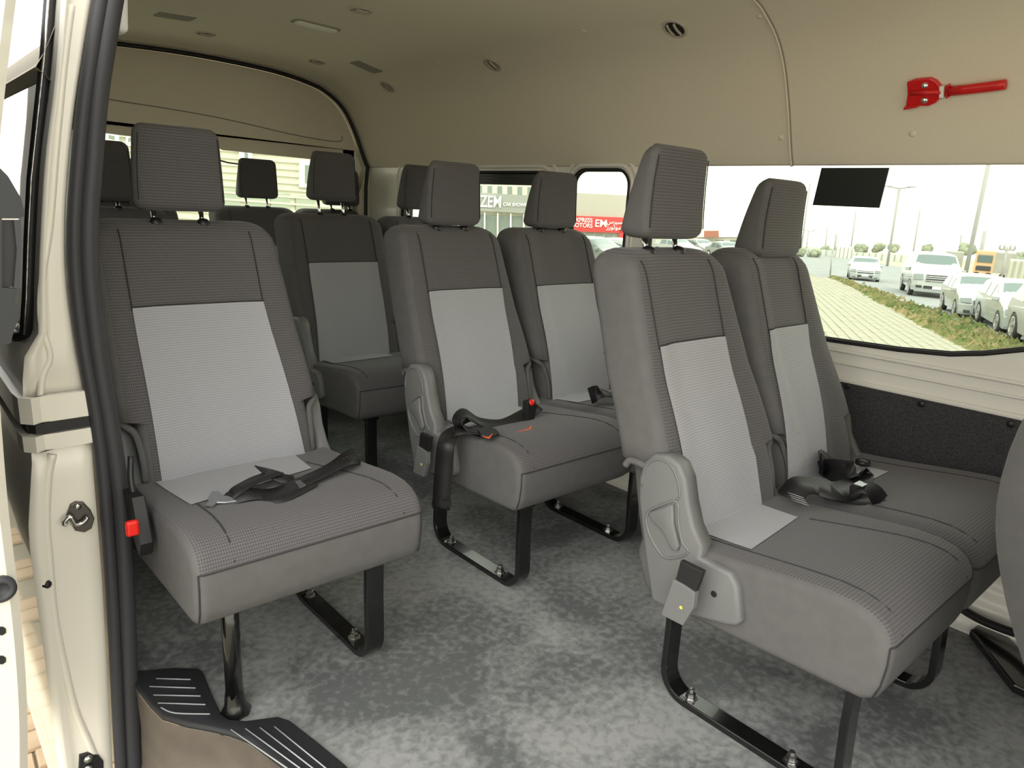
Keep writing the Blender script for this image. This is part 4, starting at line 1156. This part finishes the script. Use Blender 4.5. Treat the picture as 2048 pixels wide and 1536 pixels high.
# grass strip between pavement and road
V = []; F = []
edge = [(15.2, 3.2), (16.7, 4.29), (18.32, 5.32), (20.76, 6.71), (24.34, 8.7), (27.17, 10.42), (33, 13.6), (41.1, 18.6)]
rg = random.Random(3)
for k in range(3600):
    t = rg.random()**1.3*(len(edge)-1); i = int(t); f = t-i
    ex = edge[i][0]+(edge[i+1][0]-edge[i][0])*f; ey = edge[i][1]+(edge[i+1][1]-edge[i][1])*f
    wd = 2.6*(1-t/9)
    off = abs(rg.gauss(0, .55))*wd*.8-.15
    x = ex+pe.y*off; y = ey-pe.x*off; s = rg.uniform(.06, .22)*(1.2-.4*off/wd if wd > .3 else 1); n0 = len(V); a0 = rg.random()*6.3; hgt = rg.uniform(.03, .20)
    for q in range(3): V.append((x+s*math.cos(a0+q*2.1), y+s*math.sin(a0+q*2.1), gz(x)+.01))
    V.append((x+rg.uniform(-.1, .1), y+rg.uniform(-.1, .1), gz(x)+hgt)); F += [(n0, n0+1, n0+3), (n0+1, n0+2, n0+3), (n0+2, n0, n0+3)]
tag(mesh_obj('grass', V, F, M_grass), 'strip of low dusty green grass between the pavement and the parked cars', 'grass', kind='stuff')

# ---- parked cars
def car(P, ang, label, kind='sedan', sc=1.0, mt=None, group='white parked cars', detail=True):
    """P: ground point under the middle of the car; ang: heading of its nose"""
    mt = mt or M_car
    z0 = gz(P[0]); rt = root('car', (P[0], P[1], z0), label, 'car', group)
    if kind == 'suv':
        Lc, Wd, Hh = 5.1, 2.0, 1.86; wb = 1.55; rw = .40
        top = [(-2.5, .62), (-2.52, 1.05), (-2.42, 1.15), (-2.2, 1.72), (-2.05, 1.82), (-1.2, 1.87), (0, 1.86), (.45, 1.80), (1.20, 1.22), (1.35, 1.17), (2.1, 1.10), (2.42, 1.0), (2.52, .85), (2.55, .55), (2.5, .36)]
        belt = 1.14; wins = [(-2.15, -1.30), (-1.22, -.30), (-.22, .62)]; roofz = 1.74; ws = (.47, 1.78, 1.17, 1.25); xr_ = -2.2
    elif kind == 'hatch':
        Lc, Wd, Hh = 4.3, 1.8, 1.5; wb = 1.27; rw = .33
        top = [(-2.1, .5), (-2.15, .8), (-2.0, 1.02), (-1.6, 1.38), (-1.1, 1.48), (-.3, 1.50), (.25, 1.44), (.98, 1.02), (1.1, .98), (1.75, .86), (2.02, .72), (2.1, .55), (2.1, .30), (2.05, .22)]
        belt = .96; wins = [(-1.45, -.75), (-.68, .02), (.1, .75)]; roofz = 1.40; ws = (.27, 1.42, .95, 1.04); xr_ = -1.5
    else:
        Lc, Wd, Hh = 4.5, 1.75, 1.45; wb = 1.32; rw = .32
        top = [(-2.2, .45), (-2.25, .75), (-2.15, .93), (-1.55, 1.0), (-.95, 1.38), (-.5, 1.44), (.05, 1.44), (.35, 1.38), (1.05, .97), (1.2, .92), (1.85, .82), (2.12, .68), (2.2, .5), (2.2, .28), (2.12, .2)]
        belt = .92; wins = [(-1.05, -.35), (-.28, .65)]; roofz = 1.34; ws = (.37, 1.36, 1.02, .99); xr_ = -1.1
    base = .24 if kind != 'suv' else .36
    out = list(top)
    for wx in (wb, -wb):
        ra = rw*1.18
        out.append((wx+ra, base))
        for k in range(1, 8): a = k/8*PI; out.append((wx+ra*math.cos(a), rw*.9+ra*math.sin(a)*1.0))
        out.append((wx-ra, base))
    out.append((-Lc/2+.12, base))
    ca, sa = math.cos(ang), math.sin(ang); sc_ = sc
    def SP(x, z, f, off=0.0):
        tum = 0 if z < belt else (z-belt)*.30
        lowt = .02 if z > .6 else .02+(.6-z)*.10
        hw = Wd/2-tum-lowt+off*(1 if abs(f) > .999 else 0)
        y = hw*f
        e = abs(f)**4
        endx = max(abs(x)-Lc*.36, 0)
        x2 = x-math.copysign(endx*.32*e, x)
        z2 = z-(.05*e if z > belt+.1 else .035*e if z > .75 else 0)
        X = x2*sc_; Y = y*sc_
        return Vector((P[0]+X*ca-Y*sa, P[1]+X*sa+Y*ca, z0+z2*sc_))
    fs = [-1, -.985, -.93, -.8, -.6, -.3, 0, .3, .6, .8, .93, .985, 1]
    V = []; F = []; n = len(out)
    for f in fs:
        for x, z in out:
            if abs(f) == 1: x, z = x*.985, base+(z-base)*.975
            V.append(SP(x, z, f))
    for i in range(len(fs)-1):
        for j in range(n): j2 = (j+1) % n; F.append((i*n+j, i*n+j2, (i+1)*n+j2, (i+1)*n+j))
    tri = tessellate_polygon([[Vector((x, z, 0)) for x, z in out]])
    F += [tuple(t) for t in tri]+[tuple(i+(len(fs)-1)*n for i in t[::-1]) for t in tri]
    body = mesh_obj('body', V, F, mt, rt, smooth=False)
    def patch(nm, x0, z0_, x1, z1_, f0, f1, m_, off=.012, par=None, taper=0.0):
        V = []; F = []
        nx = 6
        dirn = Vector((-(z1_-z0_), (x1-x0))); dirn.normalize()
        if dirn.x < 0 and x0 > 0: dirn = -dirn
        if dirn.y < 0 and abs(dirn.y) > .4: dirn = -dirn
        for a_ in (0, 1):
            for r_ in (0, 1):
                x = (x0, x1)[r_]+dirn.x*off*(1-a_); z = (z0_, z1_)[r_]+dirn.y*off*(1-a_)
                for k in range(nx+1):
                    f = f0+(f1-f0)*k/nx; f *= (1-taper*r_); V.append(SP(x, z, f))
        n = nx+1
        for k in range(nx): F.append((k, k+1, n+k+1, n+k))
        for k in range(nx): F += [(2*n+k, 3*n+k, 3*n+k+1, 2*n+k+1)]
        return mesh_obj(nm, V, F, m_, par or rt)
    # windscreen, rear screen
    patch('windscreen', ws[2]-.03, ws[3]-.02, ws[0]+.02, ws[1]-.01, -.90, .90, M_cglass, .02, None, .0)
    # side windows
    for s in (-1, 1):
        for (a, b) in wins:
            zb, zt = belt+.03, roofz-.02
            def top_in(x):  # roof height at x
                for i in range(len(top)-1):
                    (xa, za), (xb_, zb_) = top[i], top[i+1]
                    if xa <= x <= xb_: return za+(zb_-za)*(x-xa)/max(xb_-xa, 1e-6)
                return zt
            ar, br = a+.10 if a == wins[0][0] else a, b
            q = [(a+.02, zb), (b-.02, zb), (b-.02, min(zt, top_in(b)-.09)), (ar, min(zt, top_in(ar)-.09))]
            if b == wins[-1][1]: q = [(a+.02, zb), (min(b+.25, ws[2]-.12), zb), (b-.05, min(zt, top_in(b-.05)-.09)), (a+.02, zt)]
            V = [SP(x, z, s, .010) for x, z in q]+[SP(x, z, s*.97) for x, z in q]
            mesh_obj('side_window', V, [(0, 1, 2, 3), (0, 4, 5, 1), (1, 5, 6, 2), (2, 6, 7, 3), (3, 7, 4, 0)], M_cglass, rt)
        # mirror
        mp = SP(wins[-1][1]+.18, belt+.07, s*1.10)
        box('mirror', mp-Vector((.07, .09, .07))*sc_, mp+Vector((.07, .09, .07))*sc_, mt, rt, .03*sc_, 2)
        # wheels
        for wx in (wb, -wb):
            c = SP(wx, rw, s*.93); ax = Vector((-sa*s, ca*s, 0)); r = rw*sc_
            w_ = lathe('wheel', c, ax, [(r*.6, -.10*sc_), (r, -.09*sc_), (r, .06*sc_), (r*.93, .09*sc_), (r*.68, .09*sc_), (r*.64, .05*sc_)], M_tyre, rt, 20)
            a, b = frame(ax, Vector((0, 0, 1)))
            if detail:
                for k in range(5):
                    th = k*2*PI/5; d_ = a*math.cos(th)+b*math.sin(th); pn_ = a*-math.sin(th)+b*math.cos(th); cc = c+ax*(.075*sc_)
                    prism('spoke', [cc+pn_*r*.10, cc+d_*r*.64+pn_*r*.13, cc+d_*r*.64-pn_*r*.13, cc-pn_*r*.10], ax*(.02*sc_), M_alloy, w_)
                lathe('rim', c+ax*.06*sc_, ax, [(r*.68, .0), (r*.70, .032*sc_), (r*.62, .034*sc_), (r*.60, .0)], M_alloy, w_, 20)
            else: lathe('rim', c+ax*.06*sc_, ax, [(r*.66, .0), (r*.66, .03*sc_), (r*.1, .035*sc_)], M_alloy, w_, 16)
    # nose
    zh = top[-4][1]; xf = Lc/2
    def fx(z):
        for i in range(len(top)-1):
            (xa, za), (xb_, zb_) = top[i], top[i+1]
            if xa > 1.2 and zb_ <= z <= za: return xa+(xb_-xa)*(za-z)/max(za-zb_, 1e-6)
        return xf
    hz0, hz1 = (.80, 1.02) if kind == 'suv' else ((.60, .76) if kind == 'hatch' else (.56, .72))
    for s in (-1, 1):
        patch('headlamp', fx(hz0), hz0, fx(hz1), hz1, s*.60, s*.97, M_lampc, .05)
        patch('fog_lamp', fx(hz0-.30), hz0-.32, fx(hz0-.22), hz0-.22, s*.62, s*.84, M_dark if kind != 'sedan' else M_lampc, .012)
    if kind == 'suv':
        g = patch('grille', fx(.75), .75, fx(1.0), 1.02, -.50, .50, M_dark, .05)
        for z in (.79, .86, .93, 1.0): patch('grille_bar', fx(z-.01), z-.01, fx(z+.01), z+.01, -.50, .50, M_alloy, .075, g)
        patch('lower_intake', fx(.46), .46, fx(.58), .58, -.55, .55, M_dark, .012)
    else:
        g = patch('grille', fx(hz0-.02), hz0-.02, fx(hz1-.05), hz1-.05, -.52, .52, M_dark, .04)
        patch('grille_bar', fx(hz0+.03), hz0+.03, fx(hz0+.06), hz0+.06, -.50, .50, M_alloy, .06, g)
        patch('lower_intake', fx(hz0-.30), hz0-.30, fx(hz0-.16), hz0-.14, -.5, .5, M_dark, .012)
    zp = .52 if kind == 'suv' else .42
    patch('number_plate', fx(zp-.06), zp-.06, fx(zp+.06), zp+.06, -.22, .22, M_signw, .035)
    done(); return rt
def heading(dx, dy): return math.atan2(dy, dx)
c = gp(1734, 563); car((c.x+1.5, c.y+.9), heading(-.90, -.43), 'small white saloon standing on the road left of the big white off-roader', 'sedan', .92)
c = gp(1838, 592); car((c.x+1.6, c.y+.2), heading(-.90, -.43), 'large white off-road car with a wide barred grille, second from the left', 'suv', 1.0)
c = gp(1911, 634); car((c.x+1.5, c.y-.05), heading(-.895, -.445), 'white hatchback parked between the off-roader and the nearest white car', 'hatch', .88)
c = gp(1985, 662); DC = c; car((c.x+1.3, c.y-.25), heading(-.895, -.445), 'nearest white hatchback with silver wheels at the right edge of the window', 'hatch', .90)
# far cars seen past the headrests
for (u, v, d, a, l, mt_) in ((1352, 500, 60, .8, 'white saloon far off in the car park, left of the near headrest gap', M_car),
                        (1400, 496, 66, .6, 'pale saloon far off behind the nearest bench, beside the low building', M_car),
                        (1452, 498, 62, .5, 'grey far-off saloon seen just left of the low headrest', mat('grey_car_paint', (.3, .32, .32), .3, coat=.5)),
                        (1188, 500, 34, .9, 'dark grey car in front of the shop with the red sign', mat('dark_car_paint', (.16, .18, .18), .3, coat=.5)),
                        (1243, 500, 36, 1.2, 'white car in front of the shop with the red sign, right of a dark one', M_car)):
    c = gp(u, v) if d > 50 else far(u, v, d); dd = min(math.hypot(c.x, c.y), d); c = far(u, v, dd)
    car((c.x, c.y), heading(-c.x, -c.y)+a, l, 'sedan', 1.0, mt_, 'far parked cars', False)

car((DC.x+1.3-4.0, DC.y-.25-1.95), heading(-.895, -.445), 'silver grey hatchback cut off by the right edge of the window', 'hatch', 1.0, mat('silver_car_paint', (.36, .37, .38), .3, coat=.5))

# ---- poles
def pole(u0, v0, u1, v1, d, r, label, arms=0, bar=0):
    b = far(u0, v0, d); t = far(u1, v1, d); b.z = gz(b.x)
    rt = root('light_pole' if not bar else 'utility_pole', b, label, 'pole', 'tall poles beyond the road')
    V = []; 
    o = sweep('mast', [b, b.lerp(t, .5), t], circ(r*.72, 8), M_pole, rt)
    h = Vector((.35, -.94, 0))
    if arms:
        for s in (-1, 1):
            a = t+h*s*arms+Vector((0, 0, arms*.13)); tube('arm', [t-Vector((0, 0, .05)), t+h*s*arms*.5+Vector((0, 0, arms*.04)), a], r*.5, M_pole, rt, 6)
            box('lamp_head', a-Vector((.3, .3, .06)), a+Vector((.3, .3, .06)), M_pole, rt, .02)
    if bar:
        q = t-Vector((0, 0, .2)); tube('crossbar', [q-h*bar, q+h*bar], r*.8, M_pole, rt, 6)
        for s in (-1, -.4, .4, 1): lathe('insulator', q+h*s*bar, (0, 0, 1), [(.08, 0), (.08, .3), (.04, .4)], M_pole, rt, 8)
    done()
pole(1774, 534, 1799, 376, 85, .17, 'lamp post with two arms above the large white off-roader', 1.1)
pole(1930, 552, 1990, 268, 62, .20, 'thick tall pole running out of the top of the window', 0)
pole(1824, 520, 1840, 421, 120, .16, 'thin pole right of the two-armed lamp post', .0)
pole(1698, 520, 1712, 424, 130, .17, 'thin pole above the small white saloon', 0)
pole(1602, 500, 1620, 367, 100, .15, 'thin pole beside the low headrest, tallest there', 0)
pole(1611, 512, 1617, 462, 130, .14, 'short thin pole beside the low headrest', .9)
pole(1648, 516, 1655, 452, 140, .16, 'thin pole left of the white container', 0)
pole(1667, 516, 1673, 468, 120, .25, 'short stout post above the white container', 0)
pole(1916, 530, 1923, 470, 130, .2, 'short post between the two trucks', .0)
pole(1958, 530, 1970, 462, 125, .36, 'stout short column behind the orange and white truck', .0)
pole(2004, 552, 2015, 494, 70, .12, 'utility pole with a short crossbar at the right of the window', 0, .5)
pole(1660, 552, 1664, 505, 48, .06, 'small white post at the end of the pavement', 0)
# ---- containers, trucks, fence, bushes
def fbox(name, u0, v0, u1, v1, d, depth, mt, label, cat, group=None, bev=.03, extra=None):
    a = far(u0, v1, d); b = far(u1, v1, d); zt = (far(u0, v0, d).z+far(u1, v0, d).z)/2; zb = (a.z+b.z)/2
    n = Vector((a.x+b.x, a.y+b.y, 0)).normalized()
    rt = root(name, (a+b)/2, label, cat, group)
    base = [Vector((a.x, a.y, zb)), Vector((b.x, b.y, zb)), Vector((b.x, b.y, zb))+n*depth, Vector((a.x, a.y, zb))+n*depth]
    prism('body', base, Vector((0, 0, zt-zb)), mt, rt, bev)
    if extra: extra(rt, a, b, n, zb, zt)
    done(); return rt
def ribs(m_, k, frac=.04):
    def f(rt, a, b, n, zb, zt):
        for i in range(k+1):
            p = a.lerp(b, i/k); w = (b-a).normalized()*.06
            q = [Vector((p.x, p.y, zb))-w, Vector((p.x, p.y, zb))+w, Vector((p.x, p.y, zt))+w, Vector((p.x, p.y, zt))-w]
            prism('rib', q, -n*.08, m_, rt)
    return f
M_trk = mat('truck_white', (.66, .66, .60), .5)
M_tgrey = mat('container_grey', (.36, .35, .32), .8, noise=.2, nscale=1)
fbox('fence', 1590, 505, 1868, 524, 118, .3, mat('grey_fence_sheet', (.50, .52, .50), .8), 'long low grey sheet fence across the far side of the road', 'fence', None, .02, ribs(M_tgrey, 22))
fbox('container', 1670, 494, 1702, 516, 112, 3, M_trk, 'white container beside the fence, left of the two-armed lamp post', 'container', 'far containers and trucks', .05, ribs(M_tgrey, 4))
def truck(u0, u1, u2, v0, v1, d, mtc, mtb, label):
    a = far(u0, v1, d); b = far(u1, v1, d); c = far(u2, v1, d); zt = far(u1, v0, d).z; zb = gz(a.x)
    n = Vector((a.x, a.y, 0)).normalized(); rt = root('truck', Vector((b.x, b.y, zb)), label, 'truck', 'far containers and trucks')
    def blk(nm, p, q, z0, z1, dep, m_, off=0):
        base = [Vector((p.x, p.y, z0))+n*off, Vector((q.x, q.y, z0))+n*off, Vector((q.x, q.y, z0))+n*(off+dep), Vector((p.x, p.y, z0))+n*(off+dep)]
        return prism(nm, base, Vector((0, 0, z1-z0)), m_, rt, .06)
    H = zt-zb
    f = blk('cab', a, b, zb+.18*H, zt, 2.5, mtc)
    i0, i1 = a.lerp(b, .12), a.lerp(b, .88)
    blk('windscreen', i0, i1, zb+.58*H, zb+.86*H, .05, M_cglass, -.06); blk('grille', i0, i1, zb+.28*H, zb+.45*H, .05, M_dark, -.06)
    blk('cargo_box', b, c, zb+.22*H, zt-.02*H, 2.6, mtb)
    for p in (a.lerp(b, .2), a.lerp(b, .8), b.lerp(c, .5), b.lerp(c, .85)): lathe('wheel', Vector((p.x, p.y, zb+.11*H)), -n, [(.11*H, -.2), (.11*H, .15), (.06*H, .16)], M_tyre, rt, 14)
    done()
truck(1861, 1884, 1921, 501, 546, 85, M_trk, M_tgrey, 'box truck with a white cab behind the off-roader')
truck(1944, 1984, 2026, 503, 548, 72, M_ylw, M_tgrey, 'larger box truck with an orange and white front near the thick pole')
fbox('container', 2010, 522, 2075, 560, 60, 3, mat('cream_container', (.52, .50, .40), .8), 'low cream container at the right edge of the window', 'container', 'far containers and trucks', .05, ribs(M_tgrey, 5))
def bush(u, v, d, s, label):
    p = far(u, v, d); rg = random.Random(int(u)); bm = bmesh.new()
    for k in range(9):
        c = Vector((rg.uniform(-1, 1)*s, rg.uniform(-.5, .5)*s, rg.uniform(0, .6)*s))
        r = bmesh.ops.create_icosphere(bm, subdivisions=2, radius=s*rg.uniform(.35, .6), matrix=Matrix.Translation(c))
        for vv in r['verts']: vv.co += Vector((rg.uniform(-1, 1), rg.uniform(-1, 1), rg.uniform(-1, 1)))*s*.08
    ORG[0] = Vector((0, 0, 0)); bmesh.ops.translate(bm, vec=p, verts=bm.verts)
    o = bm_obj('bush', bm, M_bush); tag(o, label, 'bush', 'grey green bushes along the road')
BUSHL = ['grey green bush beyond the road, closest to the low headrest', 'second grey green bush right of the low headrest', 'grey green bush just left of the white container', 'grey green bush just right of the white container', 'grey green bush left of the two-armed lamp post foot',
 'grey green bush right of the two-armed lamp post', 'grey green bush behind the roof of the white off-roader', 'largest grey green bush, between the two box trucks', 'grey green bush at the right edge beyond the cream container']
for i, (u, v, d, s) in enumerate(((1598, 508, 96, .9), (1625, 512, 100, .9), (1650, 504, 124, 1.0), (1722, 502, 125, 1.0), (1757, 500, 126, 1.1), (1790, 502, 124, 1.0), (1850, 500, 124, 1.0), (1935, 503, 126, 1.3), (2038, 520, 100, 1.0))):
    bush(u, v, d, s, BUSHL[i])

# ---- buildings
def building(name, uL, uR, dL, dR, vtop, label, mt, depth=8, vt_ref=None):
    a = far(uL, 600, dL); b = far(uR, 600, dR); ref = far(vt_ref or (uL+uR)/2, vtop, (dL+dR)/2)
    zb = min(gz(a.x), gz(b.x))-.5; n = Vector((-(b-a).y, (b-a).x, 0)).normalized()
    if n.dot(Vector((a.x, a.y, 0))) < 0: n = -n
    rt = root(name, (a.x, a.y, zb), label, 'building')
    a.z = b.z = zb
    prism('walls', [a, b, b+n*depth, a+n*depth], Vector((0, 0, ref.z-zb)), mt, rt, .05)
    def hit(u, v, off=0):
        d = ray(u, v); t = (a-n*off-CAM).dot(n)/d.dot(n); return CAM+d*t
    def panel(nm, u0, v0, u1, v1, m_, off=.06, par=None, skew=0):
        q = [hit(u0, v0), hit(u1, v0+skew), hit(u1, v1+skew), hit(u0, v1)]
        return prism(nm, [p for p in q], -n*off, m_, par or rt)
    return rt, hit, panel, n
def text(nm, s, p0, right, upv, size, mt, parent, align='LEFT', thick=.02, font=None, xs=1.0):
    cu = bpy.data.curves.new('t', 'FONT'); cu.body = s; cu.size = size; cu.align_x = align; cu.extrude = thick; cu.offset = size*.012
    o = bpy.data.objects.new('t', cu); S.collection.objects.link(o)
    dg = bpy.context.evaluated_depsgraph_get(); me = bpy.data.meshes.new_from_object(o.evaluated_get(dg))
    bpy.data.objects.remove(o)
    r = right.normalized(); u_ = upv.normalized(); nn = r.cross(u_)
    for v in me.vertices: v.co = p0+r*(v.co.x*xs)+u_*v.co.y+nn*(v.co.z+.03)-ORG[0]
    me.materials.clear(); me.materials.append(mt); me.update()
    q = bpy.data.objects.new(nm, me); S.collection.objects.link(q); q.parent = parent; return q
rt, hit, panel, n = building('showroom', 860, 1112, 46, 46, 300, 'pale car showroom with a grey lettered fascia seen through the rear side window', M_wall1)
for k in range(8): 
    w_ = panel('window', 975+20*k-60, 370+.6*k, 984+20*k-60, 386+.6*k, M_shop, .05)
f = panel('fascia', 870, 380, 1108, 416, M_grey, .5, None, 14)
for k in range(9): panel('shop_window', 868+26*k, 425+1.2*k, 888+26*k, 485+1.2*k, M_shop, .08)
for k in range(9): panel('mullion', 890+26*k, 420+1.2*k, 893+26*k, 488+1.2*k, M_signw, .25)
rgt = (hit(1100, 400)-hit(900, 392)); rgt.z *= 1
p = hit(966, 415, .55); p2 = hit(966, 391, .55)
h = (p2-p).length
text('letters', 'AZEM', hit(1003, 415, .55), rgt, Vector((0, 0, 1)), h*1.38, M_signw, f, 'RIGHT', xs=.70)
p = hit(1006, 411.5, .55); text('letters', 'CAR SHOWROOM', p, rgt, Vector((0, 0, 1)), h*.40, M_signw, f, xs=.86)
done()
rt, hit, panel, n = building('shop', 1120, 1300, 62, 62, 388, 'plain grey shop building with a red sign band seen through the small quarter window', M_bldg)
sg = panel('sign_band', 1135, 431, 1246, 462, M_signr, .25, None, 4)
panel('corner_column', 1238, 455, 1250, 500, M_signr, .25)
rgt = (hit(1246, 436)-hit(1135, 431))
hh = (hit(1180, 440)-hit(1180, 431)).length
def tx(s, u, v, sz, xs=.9, al='LEFT'): return text('letters', s, hit(u, v, .28), rgt, Vector((0, 0, 1)), sz, M_signw, sg, al, .03, None, xs)
tx('EXPRESS', 1185, 445, hh*1.35, .9, 'RIGHT'); tx('MOTORS', 1185, 455.5, hh*1.35, .9, 'RIGHT'); tx('EM', 1189, 453, hh*2.3, .95)
tx('\ufeb2\ufbfe\ufeae\ufe92\ufeb4\ufedb\ufe87'[::1] if False else '\ufeb1\ufeae\ufe92\ufeb4\ufedb\u0625', 1213, 447, hh*1.3, 1.0); tx('\u0632\ufeadu'.replace('u', '')+'\ufeee\ufe97\ufeee\ufee3', 1213, 458, hh*1.3, 1.0)
for k in range(5): panel('shop_window', 1150+20*k, 466+k, 1166+20*k, 492+k, M_shop, .08)
done()
rt, hit, panel, n = building('low_building', 1290, 1500, 118, 118, 469, 'low pale building with a red-brown block on its roof, far off behind the near headrests', M_wall1, 10)
panel('parapet', 1300, 468, 1500, 474, M_signw, .5); q = panel('roof_block', 1408, 461, 1437, 473, M_brick, 3.0)
for k in range(6): panel('window', 1320+28*k, 480, 1336+28*k, 488, M_shop, .1)
done()
rt, hit, panel, n = building('house', 120, 790, 26, 30, 120, 'overexposed pale clapboard building behind the back window', mat('pale_cladding', (.72, .72, .62), .8), 8)
for k in range(14): panel('board', 130, 262+k*14, 780, 266+k*14, M_wall1, .12, None, 46)
for (u0, v0, u1, v1) in ((596, 322, 656, 374), (476, 296, 500, 330), (205, 262, 235, 285), (250, 266, 262, 290)):
    w_ = panel('window_surround', u0, v0, u1, v1, M_signw, .2, None, 4); panel('window', u0+9, v0+8, u1-9, v1-8, M_shop, .24, w_, 3)
for k in range(4): panel('shop_window', 440+50*k, 380+4*k, 478+50*k, 420+4*k, mat('green_grey_glass', (.35, .40, .32), .3), .1)
done()
